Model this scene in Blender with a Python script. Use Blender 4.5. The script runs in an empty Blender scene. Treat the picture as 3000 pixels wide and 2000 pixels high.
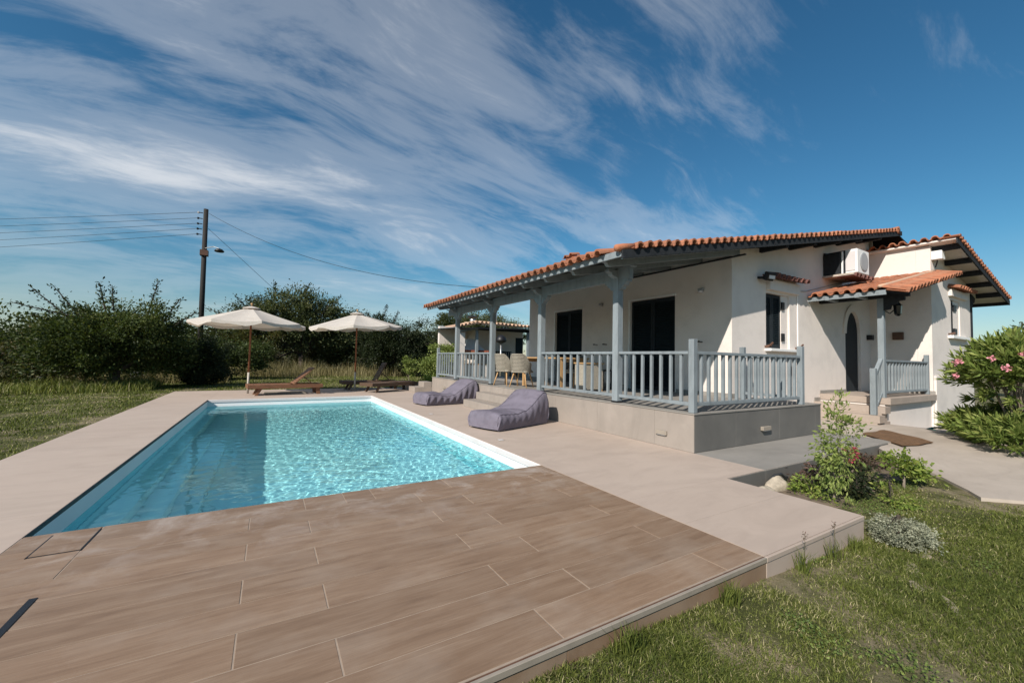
import bpy, bmesh, math, random
import numpy as np
from mathutils import Vector, Matrix, Euler

random.seed(7)
RNG = np.random.default_rng(11)
SC = bpy.context.scene
COL = SC.collection
R = math.radians

# ------------------------------------------------------------------ camera
H = 1.2
YAW, PITCH, ROLL = R(30.7225), R(2.442), R(-1.1988)
cam_d = bpy.data.cameras.new('camera'); cam = bpy.data.objects.new('camera', cam_d); COL.objects.link(cam)
cam_d.sensor_width = 36; cam_d.lens = 14.304; cam_d.clip_start = 0.05; cam_d.clip_end = 3000
_f = Vector((math.sin(YAW)*math.cos(PITCH), math.cos(YAW)*math.cos(PITCH), math.sin(PITCH)))
_r = Vector((math.cos(YAW), -math.sin(YAW), 0)); _d = _f.cross(_r)
_c, _s = math.cos(ROLL), math.sin(ROLL)
_r2 = _c*_r + _s*_d; _d2 = -_s*_r + _c*_d
_m = Matrix((( _r2.x, -_d2.x, -_f.x), (_r2.y, -_d2.y, -_f.y), (_r2.z, -_d2.z, -_f.z))).to_4x4()
cam.matrix_world = Matrix.Translation((0, 0, H)) @ _m
SC.camera = cam

# ------------------------------------------------------------------ light
SUN_AZ, SUN_EL = R(24.5), R(36)        # light travels towards +X, turned 24.5 deg to +Y
sd = bpy.data.lights.new('sun', 'SUN'); sd.energy = 5.0; sd.angle = R(0.5); sd.color = (1.0, 0.93, 0.84)
sun = bpy.data.objects.new('sun', sd); COL.objects.link(sun)
_t = Vector((math.cos(SUN_AZ)*math.cos(SUN_EL), math.sin(SUN_AZ)*math.cos(SUN_EL), -math.sin(SUN_EL)))
sun.rotation_euler = _t.to_track_quat('-Z', 'Y').to_euler(); sun.location = (-10, -5, 12)
SC.view_settings.view_transform = 'Standard'; SC.view_settings.look = 'None'
SC.view_settings.exposure = 0.28; SC.view_settings.gamma = 1.0; SC.view_settings.use_curve_mapping = False
SC.cycles.max_bounces = 8; SC.cycles.transparent_max_bounces = 12
SC.cycles.use_denoising = True


class NT:
    """small helper round a node tree"""
    def __init__(s, tree):
        s.t = tree; tree.nodes.clear()
    def n(s, typ, **kw):
        nd = s.t.nodes.new(typ)
        for k, v in kw.items():
            if k.startswith('_'): setattr(nd, k[1:], v)
        for k, v in kw.items():
            if k.startswith('_'): continue
            key = k.replace('__', ' ')
            if key.startswith('i') and key[1:].isdigit(): sock = nd.inputs[int(key[1:])]
            else: sock = nd.inputs[key]
            if isinstance(v, bpy.types.NodeSocket): s.t.links.new(v, sock)
            elif isinstance(v, bpy.types.Node): s.t.links.new(v.outputs[0], sock)
            else: sock.default_value = v
        return nd
    def math(s, op, a, b=0.0, c=None, clamp=False):
        kw = {'i0': a, 'i1': b}
        if c is not None: kw['i2'] = c
        nd = s.n('ShaderNodeMath', _operation=op, **kw); nd.use_clamp = clamp
        return nd.outputs[0]
    def ramp(s, fac, stops, interp='LINEAR'):
        nd = s.n('ShaderNodeValToRGB', Fac=fac); cr = nd.color_ramp; cr.interpolation = interp
        while len(cr.elements) < len(stops): cr.elements.new(0.5)
        for e, (p, c) in zip(cr.elements, stops):
            e.position = p; e.color = c if len(c) == 4 else (*c, 1)
        return nd.outputs[0]
    def mix(s, fac, a, b, blend='MIX'):
        nd = s.n('ShaderNodeMix', _data_type='RGBA', _blend_type=blend)
        for sock, v in ((nd.inputs[0], fac), (nd.inputs[6], a), (nd.inputs[7], b)):
            if isinstance(v, bpy.types.NodeSocket): s.t.links.new(v, sock)
            else: sock.default_value = v if not isinstance(v, tuple) or len(v) == 4 else (*v, 1)
        return nd.outputs[2]
    def noise(s, vec, scale, detail=4, rough=0.55, dist=0.0):
        return s.n('ShaderNodeTexNoise', Vector=vec, Scale=scale, Detail=detail, Roughness=rough, Distortion=dist).outputs[0]


# ------------------------------------------------------------------ world
CLOUD_ROT, CLOUD_OFF = -5, (9.0, -7.0, 0.0)
world = bpy.data.worlds.new('World'); SC.world = world; world.use_nodes = True
W = NT(world.node_tree)
sky = W.n('ShaderNodeTexSky', _sky_type='NISHITA', _sun_disc=False, _sun_elevation=SUN_EL, _sun_rotation=R(245.5),
          _altitude=100.0, _air_density=1.0, _dust_density=0.35, _ozone_density=2.2)
gen = W.n('ShaderNodeTexCoord').outputs['Generated']
sep = W.n('ShaderNodeSeparateXYZ', Vector=gen)
zz = W.math('ADD', W.math('MAXIMUM', sep.outputs[2], 0.0), 0.22)
u = W.math('DIVIDE', sep.outputs[0], zz); v = W.math('DIVIDE', sep.outputs[1], zz)
pl = W.n('ShaderNodeCombineXYZ', X=u, Y=v, Z=0.0).outputs[0]
# streak axis of the high cirrus, bent by a slow warp
rot = W.n('ShaderNodeMapping', Vector=pl, Rotation=(0, 0, R(CLOUD_ROT)), Location=CLOUD_OFF).outputs[0]
warp = W.n('ShaderNodeTexNoise', Vector=rot, Scale=0.8, Detail=2.0)
rot2 = W.n('ShaderNodeMixRGB', _blend_type='ADD', Fac=0.5, Color1=rot, Color2=warp.outputs['Color']).outputs[0]
st0 = W.n('ShaderNodeMapping', Vector=rot2, Scale=(0.8, 1.5, 1), Location=(8.3, 2.1, 0)).outputs[0]
n0 = W.noise(st0, 1.0, 3, 0.5, 0.3)
st1 = W.n('ShaderNodeMapping', Vector=rot2, Scale=(0.70, 1.9, 1), Location=(3.1, 0.55, 0)).outputs[0]
n1 = W.noise(st1, 1.3, 9, 0.60, 0.6)
st2 = W.n('ShaderNodeMapping', Vector=rot2, Scale=(1.6, 4.8, 1), Location=(1.7, 4.2, 0)).outputs[0]
n2 = W.noise(st2, 1.6, 9, 0.68, 0.5)
cl = W.math('ADD', W.math('ADD', W.math('MULTIPLY', n1, 0.46), W.math('MULTIPLY', n2, 0.20)), W.math('MULTIPLY', n0, 0.34))
# the cloud sheet thins out towards +X
bank = W.math('MULTIPLY', W.math('SUBTRACT', v, u), 0.085)
bank = W.math('MAXIMUM', W.math('MINIMUM', bank, 0.045), -0.2)
cl = W.math('ADD', cl, bank)
lowfade = W.math('MULTIPLY', W.math('MAXIMUM', sep.outputs[2], 0.0), 4.5, clamp=True)
cl_f = W.ramp(cl, [(0.46, (0, 0, 0)), (0.56, (.30, .30, .30)), (0.70, (1, 1, 1))], 'EASE')
cl_f = W.math('MULTIPLY', cl_f, W.math('ADD', W.math('MULTIPLY', lowfade, 0.8), 0.1))
skyc = W.n('ShaderNodeHueSaturation', Color=sky, Saturation=1.22, Value=1.0, Fac=lowfade).outputs[0]
skyt = W.mix(lowfade, skyc, W.mix(1.0, skyc, (0.80, 1.20, 1.16), 'MULTIPLY'))
cloudcol = (10.7, 10.8, 11.0)
skyo = W.mix(W.math('MULTIPLY', cl_f, 0.80), skyt, cloudcol)
bg = W.n('ShaderNodeBackground', Color=skyo, Strength=0.068)
W.n('ShaderNodeOutputWorld', Surface=bg)

# ------------------------------------------------------------------ materials
MATS = {}
def srgb(r, g, b):
    f = lambda c: (c/255/12.92) if c/255 <= .04045 else ((c/255+.055)/1.055)**2.4
    return (f(r), f(g), f(b), 1)
def newmat(name):
    m = bpy.data.materials.new(name); m.use_nodes = True; MATS[name] = m
    return m, NT(m.node_tree)
def out(t, sh, vol=None, disp=None):
    o = t.n('ShaderNodeOutputMaterial', Surface=sh) if sh is not None else t.n('ShaderNodeOutputMaterial')
    if vol is not None: t.t.links.new(vol, o.inputs['Volume'])
def simple(name, c, rough=0.6, var=0.12, scale=6.0, c2=None, bump=0.0, bscale=60.0, metal=0.0, stretch=(1, 1, 1), spec=0.4, obj_var=0.0):
    """one base colour, mottled by noise, fine bump; obj_var: brightness per object"""
    m, t = newmat(name)
    co = t.n('ShaderNodeTexCoord').outputs['Object']
    mp = t.n('ShaderNodeMapping', Vector=co, Scale=stretch).outputs[0]
    nz = t.noise(mp, scale, 6, 0.6)
    c = tuple(c[:3]); c2 = tuple(c2[:3]) if c2 else tuple(min(1, x*(1-var*2.2)) for x in c)
    hi = tuple(min(1, x*(1+var*.6)) for x in c)
    colr = t.ramp(nz, [(0.3, c2), (0.52, c), (0.75, hi)])
    if obj_var:
        rnd = t.n('ShaderNodeObjectInfo').outputs['Random']
        k = t.math('ADD', t.math('MULTIPLY', rnd, obj_var*2), 1-obj_var)
        colr = t.mix(1.0, colr, t.n('ShaderNodeCombineColor', Red=k, Green=k, Blue=k).outputs[0], 'MULTIPLY')
    b = t.n('ShaderNodeBsdfPrincipled', Base__Color=colr, Roughness=rough, Metallic=metal)
    b.inputs['Specular IOR Level'].default_value = spec
    rn = t.math('ADD', t.math('MULTIPLY', nz, 0.25), rough-0.12)
    t.t.links.new(rn, b.inputs['Roughness'])
    if bump:
        bn = t.noise(mp, bscale, 5, 0.65)
        bp = t.n('ShaderNodeBump', Strength=bump, Distance=0.01, Height=bn)
        t.t.links.new(bp.outputs[0], b.inputs['Normal'])
    out(t, b.outputs[0]); return m

simple('wall_white', (.71, .645, .595), .88, .05, 1.7, bump=.55, bscale=38)
simple('blue_grey_paint', (.215, .245, .262), .6, .10, 9, bump=.2, bscale=40, stretch=(1, 1, .3), obj_var=.07, spec=.2)
simple('dark_timber', (.030, .033, .037), .75, .15, 14, bump=.15, bscale=50, spec=.08)
simple('shutter', (.014, .022, .027), .6, .1, 10, spec=.15)
simple('shutter_frame', (.020, .026, .031), .6, .1, 10, spec=.15)
simple('skirting', (.27, .25, .225), .7, .1, 8)
simple('white_paint', (.78, .77, .75), .5, .03, 6)
simple('grey_plastic', (.33, .34, .35), .5, .05, 10)
simple('black_metal', (.012, .012, .014), .45, .1, 10)
simple('steel', (.62, .62, .61), .35, .05, 10, metal=.8)
simple('teak', (.195, .09, .046), .55, .2, 7, bump=.2, bscale=40, stretch=(1, 8, 8), obj_var=.12)
simple('teak_dark', (.10, .060, .038), .6, .2, 7, bump=.2, bscale=40, stretch=(1, 8, 8), obj_var=.1)
simple('pole_wood', (.24, .085, .038), .5, .15, 8, stretch=(4, 4, .5))
simple('pole_grey', (.42, .38, .33), .5, .1, 8)
simple('beanbag', (.165, .148, .185), .8, .12, 5, bump=.3, bscale=45, spec=.15)
simple('wicker_core', (.12, .10, .08), .8, .2, 30)
simple('wicker', (.36, .325, .265), .7, .2, 30, bump=.8, bscale=70, stretch=(1, 1, 4))
simple('light_oak', (.46, .28, .13), .5, .12, 8, stretch=(1, 1, .2))
simple('creosote', (.022, .019, .017), .8, .3, 12, bump=.4, bscale=30, stretch=(4, 4, .3))
simple('mat_coir', (.155, .085, .042), .95, .25, 18, bump=.8, bscale=120)
simple('hose_green', (.02, .12, .085), .4, .1, 5)
simple('hose_black', (.03, .032, .034), .5, .1, 5)
simple('stone', (.42, .36, .28), .9, .2, 9, bump=.5, bscale=30)
simple('bark', (.075, .058, .045), .95, .3, 14, bump=.9, bscale=30, stretch=(3, 3, .6))
simple('bark_pale', (.22, .18, .14), .9, .25, 14, bump=.6, bscale=30, stretch=(3, 3, .6))
simple('brick', (.36, .10, .055), .85, .15, 14, bump=.3, bscale=40, obj_var=.2)
simple('soil', (.16, .12, .085), .98, .3, 9, bump=.9, bscale=40)
simple('soil_pale', (.33, .275, .20), .95, .25, 14, bump=.6, bscale=50)
simple('pink', (.66, .27, .31), .7, .2, 30)
simple('red_flower', (.30, .045, .06), .7, .2, 30)
simple('grout', (.315, .245, .19), .9, .1, 12)
simple('mortar', (.50, .43, .365), .95, .15, 12, bump=.4, bscale=60)
simple('ceramic_white', (.62, .585, .58), .35, .03, 3)
simple('rust_plate', (.11, .055, .035), .6, .2, 12)
simple('dark_glass', (.008, .01, .012), .12, .05, 3)
simple('pale_trim', (.29, .25, .205), .5, .06, 12)

# terracotta
def terracotta(name, base):
    m, t = newmat(name)
    co = t.n('ShaderNodeTexCoord').outputs['Object']
    nz = t.noise(co, 9, 6, .65); n2 = t.noise(co, 34, 4, .6)
    rnd = t.n('ShaderNodeObjectInfo').outputs['Random']
    a = t.mix(rnd, tuple(x*.58 for x in base), tuple(min(1, x*1.22) for x in base))
    c = t.mix(t.ramp(nz, [(.42, (0, 0, 0)), (.72, (.75, .75, .75))]), a, (base[0]*.95, base[1]*1.35, base[2]*1.7))
    c = t.mix(t.ramp(n2, [(.58, (0, 0, 0)), (.78, (.6, .6, .6))]), c, (.16, .085, .055))
    b = t.n('ShaderNodeBsdfPrincipled', Base__Color=c, Roughness=.82)
    bp = t.n('ShaderNodeBump', Strength=.35, Distance=.01, Height=n2); t.t.links.new(bp.outputs[0], b.inputs['Normal'])
    out(t, b.outputs[0]); return m
terracotta('terracotta', (.37, .130, .062))
terracotta('terracotta_shaded', (.15, .055, .04))  # roof shade put into the colour of canopy and air conditioner shelf tiles
terracotta('terracotta_pale', (.50, .30, .19))

# concrete deck: trowelled cement with broad stains and hairline scuffs
def concrete(name, c, c2, sc=.55, lines=None, rough=.75, fine=.5):
    m, t = newmat(name)
    co = t.n('ShaderNodeTexCoord').outputs['Object']
    big = t.noise(co, sc, 5, .6, .4); mid = t.noise(co, sc*7, 6, .65); sm = t.noise(co, 90, 4, .7)
    st = t.n('ShaderNodeMapping', Vector=co, Scale=(1.0, 2.6, 1), Rotation=(0, 0, .9)).outputs[0]
    swirl = t.noise(st, .9, 7, .65, 1.6)
    col = t.mix(t.ramp(big, [(.32, (0, 0, 0)), (.68, (1, 1, 1))]), c2, c)
    col = t.mix(t.math('MULTIPLY', t.ramp(swirl, [(.45, (0, 0, 0)), (.75, (1, 1, 1))]),   .42), col, tuple(x*.70 for x in c2))
    col = t.mix(t.math('MULTIPLY', t.ramp(mid, [(.55, (0, 0, 0)), (.8, (1, 1, 1))]), .28), col, tuple(min(1, x*1.18) for x in c))
    col = t.mix(t.math('MULTIPLY', t.ramp(sm, [(.62, (0, 0, 0)), (.75, (1, 1, 1))]), fine*.35), col, tuple(x*.62 for x in c2))
    b = t.n('ShaderNodeBsdfPrincipled', Base__Color=col, Roughness=t.math('ADD', t.math('MULTIPLY', mid, .2), rough-.1))
    bp = t.n('ShaderNodeBump', Strength=.18, Distance=.004, Height=sm); t.t.links.new(bp.outputs[0], b.inputs['Normal'])
    out(t, b.outputs[0]); return m
concrete('cement', (.445, .36, .30), (.40, .318, .262))
concrete('plinth_cement', (.315, .27, .235), (.26, .225, .195), 1.3)
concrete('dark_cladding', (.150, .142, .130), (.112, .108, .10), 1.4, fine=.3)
concrete('grey_tile', (.27, .25, .225), (.22, .205, .185), .9)
concrete('path_concrete', (.45, .385, .325), (.345, .29, .24), .7, fine=1.2)
concrete('step_stone', (.38, .31, .26), (.32, .265, .22), 1.6)

# wood-look plank tiles
def plank_mat():
    m, t = newmat('plank_tile')
    co = t.n('ShaderNodeTexCoord').outputs['Object']
    rnd = t.n('ShaderNodeObjectInfo').outputs['Random']
    off = t.n('ShaderNodeCombineXYZ', X=t.math('MULTIPLY', rnd, 37.0), Y=t.math('MULTIPLY', rnd, 91.0), Z=0.0).outputs[0]
    p = t.n('ShaderNodeVectorMath', _operation='ADD', i0=co, i1=off).outputs[0]
    g1 = t.noise(t.n('ShaderNodeMapping', Vector=p, Scale=(1.3, 11, 1)).outputs[0], 1.7, 7, .62, .5)
    g2 = t.noise(t.n('ShaderNodeMapping', Vector=p, Scale=(3.0, 95, 1)).outputs[0], 1.6, 5, .65)
    pt = t.noise(p, 2.1, 4, .6); fn = t.noise(p, 75, 3, .7)
    col = t.ramp(g1, [(.25, (.165, .102, .063)), (.45, (.225, .146, .094)), (.62, (.266, .182, .123)), (.82, (.32, .232, .165))])
    col = t.mix(t.math('MULTIPLY', t.ramp(g2, [(.42, (0, 0, 0)), (.68, (1, 1, 1))]), .48), col, (.16, .105, .070))
    col = t.mix(t.math('MULTIPLY', t.ramp(pt, [(.48, (0, 0, 0)), (.74, (1, 1, 1))]), .40), col, (.34, .275, .22))
    # white scale left by splashed water near the pool edge: world position stain
    wpos = t.n('ShaderNodeNewGeometry').outputs['Position']
    wsp = t.n('ShaderNodeSeparateXYZ', Vector=wpos)
    edge = t.n('ShaderNodeMapRange', Value=wsp.outputs[1], From__Min=2.7, From__Max=3.75).outputs[0]
    sc_ = t.ramp(t.noise(wpos, 2.6, 6, .7, .6), [(.48, (0, 0, 0)), (.72, (1, 1, 1))])
    col = t.mix(t.math('MULTIPLY', t.math('MULTIPLY', edge, sc_), .62), col, (.50, .44, .40))
    k = t.math('ADD', t.math('MULTIPLY', rnd, .14), .93)
    col = t.mix(1.0, col, t.n('ShaderNodeCombineColor', Red=k, Green=k, Blue=k).outputs[0], 'MULTIPLY')
    col = t.mix(t.math('MULTIPLY', t.ramp(fn, [(.64, (0, 0, 0)), (.74, (1, 1, 1))]), .3), col, (.12, .085, .065))
    b = t.n('ShaderNodeBsdfPrincipled', Base__Color=col, Roughness=t.math('ADD', t.math('MULTIPLY', g1, .25), .42))
    b.inputs['Specular IOR Level'].default_value = .35
    bp = t.n('ShaderNodeBump', Strength=.25, Distance=.002, Height=g2); t.t.links.new(bp.outputs[0], b.inputs['Normal'])
    out(t, b.outputs[0])
plank_mat()

# pool liner + water
simple('pool_liner', (.84, .83, .83), .5, .02, 1.2)
def water_mat():
    m, t = newmat('pool_water')
    g = t.n('ShaderNodeBsdfGlass', Color=(.64, .97, .99, 1), Roughness=0.0, IOR=1.333)
    out(t, g.outputs[0])
water_mat()

# canvas of the parasols: lets some sun through
def canvas():
    m, t = newmat('canvas')
    co = t.n('ShaderNodeTexCoord').outputs['Object']
    nz = t.noise(co, 5, 5, .6)
    c = t.ramp(nz, [(.3, (.58, .535, .485)), (.7, (.66, .615, .565))])
    d = t.n('ShaderNodeBsdfDiffuse', Color=c); tr = t.n('ShaderNodeBsdfTranslucent', Color=(.62, .52, .40, 1))
    mx = t.n('ShaderNodeMixShader', Fac=.28, i1=d.outputs[0], i2=tr.outputs[0]); out(t, mx.outputs[0])
canvas()

# foliage: leaf colour comes from a per-leaf attribute between two leaf colours
def foliage(name, dark, light, accent=None, trans=.25, rough=.5):
    m, t = newmat(name)
    at = t.n('ShaderNodeAttribute', _attribute_name='tint').outputs['Fac']
    stops = [(0.0, dark), (.7, light), (1.0, accent or light)]
    c = t.ramp(at, stops)
    b = t.n('ShaderNodeBsdfPrincipled', Base__Color=c, Roughness=rough); b.inputs['Specular IOR Level'].default_value = .16
    tr = t.n('ShaderNodeBsdfTranslucent', Color=t.mix(1.0, c, (1.5, 1.5, .7), 'MULTIPLY'))
    mx = t.n('ShaderNodeMixShader', Fac=trans, i1=b.outputs[0], i2=tr.outputs[0]); out(t, mx.outputs[0])
foliage('leaf_scrub', (.017, .027, .009), (.070, .095, .028), (.14, .145, .05))
foliage('leaf_hedge', (.026, .028, .012), (.080, .082, .030), (.15, .11, .05))
foliage('leaf_dark', (.010, .016, .009), (.030, .042, .018), (.05, .055, .02))
foliage('leaf_olive', (.024, .033, .014), (.090, .108, .044), (.16, .16, .075))
foliage('leaf_oleander', (.042, .074, .020), (.14, .19, .045), (.28, .31, .095), .2, .42)
foliage('leaf_citrus', (.085, .125, .035), (.22, .27, .075), (.40, .42, .16), .25)
foliage('leaf_lime', (.09, .15, .03), (.22, .28, .06), (.34, .34, .10), .3)
foliage('leaf_silver', (.14, .15, .10), (.27, .28, .20), (.40, .40, .30), .15)
foliage('leaf_purple', (.05, .035, .03), (.10, .075, .05), (.16, .07, .07), .2)
foliage('grass_blade', (.060, .082, .017), (.175, .195, .045), (.42, .37, .21), .22, .6)
foliage('grass_dry', (.14, .12, .055), (.27, .235, .12), (.42, .36, .21), .25, .7)

def ground_mat():
    m, t = newmat('lawn_soil')
    pos = t.n('ShaderNodeNewGeometry').outputs['Position']
    a = t.noise(pos, 1.3, 6, .65, .5); b_ = t.noise(pos, 14, 5, .7); f = t.noise(pos, 90, 4, .7)
    green = t.ramp(b_, [(.3, (.050, .055, .020)), (.6, (.085, .090, .032)), (.8, (.13, .12, .05))])
    dry = t.ramp(f, [(.3, (.17, .135, .085)), (.7, (.34, .285, .19))])
    col = t.mix(t.ramp(a, [(.47, (0, 0, 0)), (.62, (.95, .95, .95))]), green, dry)
    b = t.n('ShaderNodeBsdfPrincipled', Base__Color=col, Roughness=.95); b.inputs['Specular IOR Level'].default_value = .1
    bp = t.n('ShaderNodeBump', Strength=.8, Distance=.02, Height=f); t.t.links.new(bp.outputs[0], b.inputs['Normal'])
    out(t, b.outputs[0])
ground_mat()

# ------------------------------------------------------------------ mesh helpers
class MB:
    def __init__(s): s.v = []; s.f = []
    def box(s, x0, x1, y0, y1, z0, z1):
        n = len(s.v)
        s.v += [(x0, y0, z0), (x1, y0, z0), (x1, y1, z0), (x0, y1, z0), (x0, y0, z1), (x1, y0, z1), (x1, y1, z1), (x0, y1, z1)]
        s.f += [tuple(n+i for i in q) for q in ((0, 3, 2, 1), (4, 5, 6, 7), (0, 1, 5, 4), (1, 2, 6, 5), (2, 3, 7, 6), (3, 0, 4, 7))]
        return s
    def hexa(s, p):   # 8 points, bottom 4 ccw then top 4
        n = len(s.v); s.v += [tuple(q) for q in p]
        s.f += [tuple(n+i for i in q) for q in ((0, 3, 2, 1), (4, 5, 6, 7), (0, 1, 5, 4), (1, 2, 6, 5), (2, 3, 7, 6), (3, 0, 4, 7))]
        return s
    def bar(s, p0, p1, w, h, up=(0, 0, 1)):   # box beam from p0 to p1, width w, height h
        p0 = Vector(p0); p1 = Vector(p1); d = (p1-p0).normalized(); u_ = Vector(up)
        sd_ = d.cross(u_)
        if sd_.length < 1e-5: sd_ = d.cross(Vector((0, 1, 0)))
        sd_.normalize(); up_ = sd_.cross(d).normalized()
        a, b = sd_*(w/2), up_*(h/2)
        return s.hexa([p0-a-b, p0+a-b, p1+a-b, p1-a-b, p0-a+b, p0+a+b, p1+a+b, p1-a+b])
    def tube(s, pts, r, n=8, cap=True):
        pts = [Vector(p) for p in pts]; rs = r if isinstance(r, (list, tuple)) else [r]*len(pts)
        base = len(s.v); k = len(pts)
        ref = None
        for i, p in enumerate(pts):
            d = (pts[min(i+1, k-1)]-pts[max(i-1, 0)]).normalized()
            if ref is None: ref = Vector((0, 0, 1)) if abs(d.z) < .9 else Vector((1, 0, 0))
            a = d.cross(ref).normalized(); b = a.cross(d).normalized(); ref = b
            for j in range(n):
                t_ = 2*math.pi*j/n
                s.v.append(tuple(p + (a*math.cos(t_)+b*math.sin(t_))*rs[i]))
        for i in range(k-1):
            for j in range(n):
                j2 = (j+1) % n
                s.f.append((base+i*n+j, base+i*n+j2, base+(i+1)*n+j2, base+(i+1)*n+j))
        if cap:
            s.f.append(tuple(base+j for j in range(n))[::-1]); s.f.append(tuple(base+(k-1)*n+j for j in range(n)))
        return s
    def prism(s, poly, axis, a0, a1):   # poly in the two other axes (in order), extruded along axis
        n = len(s.v); k = len(poly)
        for a in (a0, a1):
            for (p, q) in poly:
                s.v.append({'x': (a, p, q), 'y': (p, a, q), 'z': (p, q, a)}[axis])
        s.f.append(tuple(range(n, n+k))[::-1]); s.f.append(tuple(range(n+k, n+2*k)))
        for i in range(k):
            j = (i+1) % k; s.f.append((n+i, n+j, n+k+j, n+k+i))
        return s
    def lathe(s, prof, n=16, c=(0, 0, 0)):
        b = len(s.v)
        for (r, z) in prof:
            for j in range(n):
                t_ = 2*math.pi*j/n; s.v.append((c[0]+r*math.cos(t_), c[1]+r*math.sin(t_), c[2]+z))
        for i in range(len(prof)-1):
            for j in range(n):
                j2 = (j+1) % n; s.f.append((b+i*n+j, b+i*n+j2, b+(i+1)*n+j2, b+(i+1)*n+j))
        s.f.append(tuple(b+j for j in range(n))[::-1]); s.f.append(tuple(b+(len(prof)-1)*n+j for j in range(n)))
        return s
    def mesh(s, name, smooth=False, bevel=0.0, seg=1):
        me = bpy.data.meshes.new(name); me.from_pydata(s.v, [], s.f)
        bm = bmesh.new(); bm.from_mesh(me); bmesh.ops.recalc_face_normals(bm, faces=bm.faces)
        if bevel: bmesh.ops.bevel(bm, geom=list(bm.edges), offset=bevel, segments=seg, affect='EDGES', clamp_overlap=True)
        bm.to_mesh(me); bm.free()
        if smooth: me.polygons.foreach_set('use_smooth', [True]*len(me.polygons))
        return me
    def build(s, name, mat, parent=None, **kw):
        return place(name, s.mesh(name, **kw), mat, parent)

def place(name, me, mat, parent=None, m=None, world=True):
    o = bpy.data.objects.new(name, me); COL.objects.link(o)
    if mat and not me.materials: me.materials.append(MATS[mat])
    if m is not None: o.matrix_local = m
    if parent is not None:
        o.parent = parent
        if world and 'M' in parent: pass
        if world: o.matrix_parent_inverse = WM[parent.name].inverted() if parent.name in WM else Matrix()
    WM[o.name] = (m.copy() if m is not None else Matrix()) if (parent is None or world) else WM.get(parent.name, Matrix()) @ (m or Matrix())
    return o
WM = {}
def thing(name, label, cat, loc=(0, 0, 0), rz=0.0, group=None):
    o = bpy.data.objects.new(name, None); COL.objects.link(o); o.empty_display_size = .2
    o.location = loc; o.rotation_euler = (0, 0, rz); WM[o.name] = Matrix.Translation(loc) @ Matrix.Rotation(rz, 4, 'Z')
    return tag(o, label, cat, group)
def tag(o, label, cat, group=None):
    o['label'] = label; o['category'] = cat
    if group: o['group'] = group
    return o
def struct(o): o['kind'] = 'structure'; return o
def stuff(o): o['kind'] = 'stuff'; return o
def local(name, mb, mat, parent, **kw):      # child built in its parent's own frame
    o = bpy.data.objects.new(name, mb.mesh(name, **kw) if isinstance(mb, MB) else mb); COL.objects.link(o)
    if not o.data.materials: o.data.materials.append(MATS[mat])
    o.parent = parent; return o
def child_at(name, me, mat, parent, m):      # shared mesh placed in world space under a parent
    o = bpy.data.objects.new(name, me); COL.objects.link(o)
    if not me.materials: me.materials.append(MATS[mat])
    o.parent = parent; o.matrix_parent_inverse = WM[parent.name].inverted() if parent.name in WM else Matrix()
    o.matrix_basis = m; WM[o.name] = Matrix(); return o

def fast_mesh(name, verts, quads=None, tris=None, tint=None, smooth=False):
    """numpy arrays -> mesh, tint per face corner's face"""
    me = bpy.data.meshes.new(name)
    nq = 0 if quads is None else len(quads); nt = 0 if tris is None else len(tris)
    idx = []; st = []; pos = 0
    parts = []
    if nq: parts.append(quads.reshape(-1)); st.append(np.arange(nq)*4)
    if nt: parts.append(tris.reshape(-1)); st.append(nq*4+np.arange(nt)*3)
    loops = np.concatenate(parts).astype(np.int32); starts = np.concatenate(st).astype(np.int32)
    me.vertices.add(len(verts)); me.vertices.foreach_set('co', np.ascontiguousarray(verts, dtype=np.float32).reshape(-1))
    me.loops.add(len(loops)); me.loops.foreach_set('vertex_index', loops)
    me.polygons.add(nq+nt); me.polygons.foreach_set('loop_start', starts)
    me.update(calc_edges=True)
    if tint is not None:
        a = me.attributes.new('tint', 'FLOAT', 'FACE'); a.data.foreach_set('value', np.ascontiguousarray(tint, dtype=np.float32))
    if smooth: me.polygons.foreach_set('use_smooth', np.ones(nq+nt, dtype=bool))
    return me

def unit(a): return a/np.maximum(np.linalg.norm(a, axis=1, keepdims=True), 1e-9)
def leaves_mesh(name, base, dirs, length, width, tint, fold=.25, rng=RNG):
    """rhombic leaves: base point, pointing direction, folded along the midrib (2 quads-> 4 tris kept as 2 tris each side)"""
    n = len(base); d = unit(dirs)
    rnd = unit(rng.normal(size=(n, 3))); side = unit(np.cross(d, rnd)); nor = np.cross(side, d)
    L = np.broadcast_to(np.asarray(length, float).reshape(-1, 1), (n, 1)); Wd = np.broadcast_to(np.asarray(width, float).reshape(-1, 1), (n, 1))
    tip = base+d*L; mid = base+d*L*.48-nor*Wd*fold
    a = mid+side*Wd*.5+nor*Wd*fold*1.4; b = mid-side*Wd*.5+nor*Wd*fold*1.4
    v_ = np.stack([base, a, tip, b], 1).reshape(-1, 3)
    i = np.arange(n)*4
    q = np.stack([i, i+1, i+2, i+3], 1)
    return fast_mesh(name, v_, quads=q, tint=tint)

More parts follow.
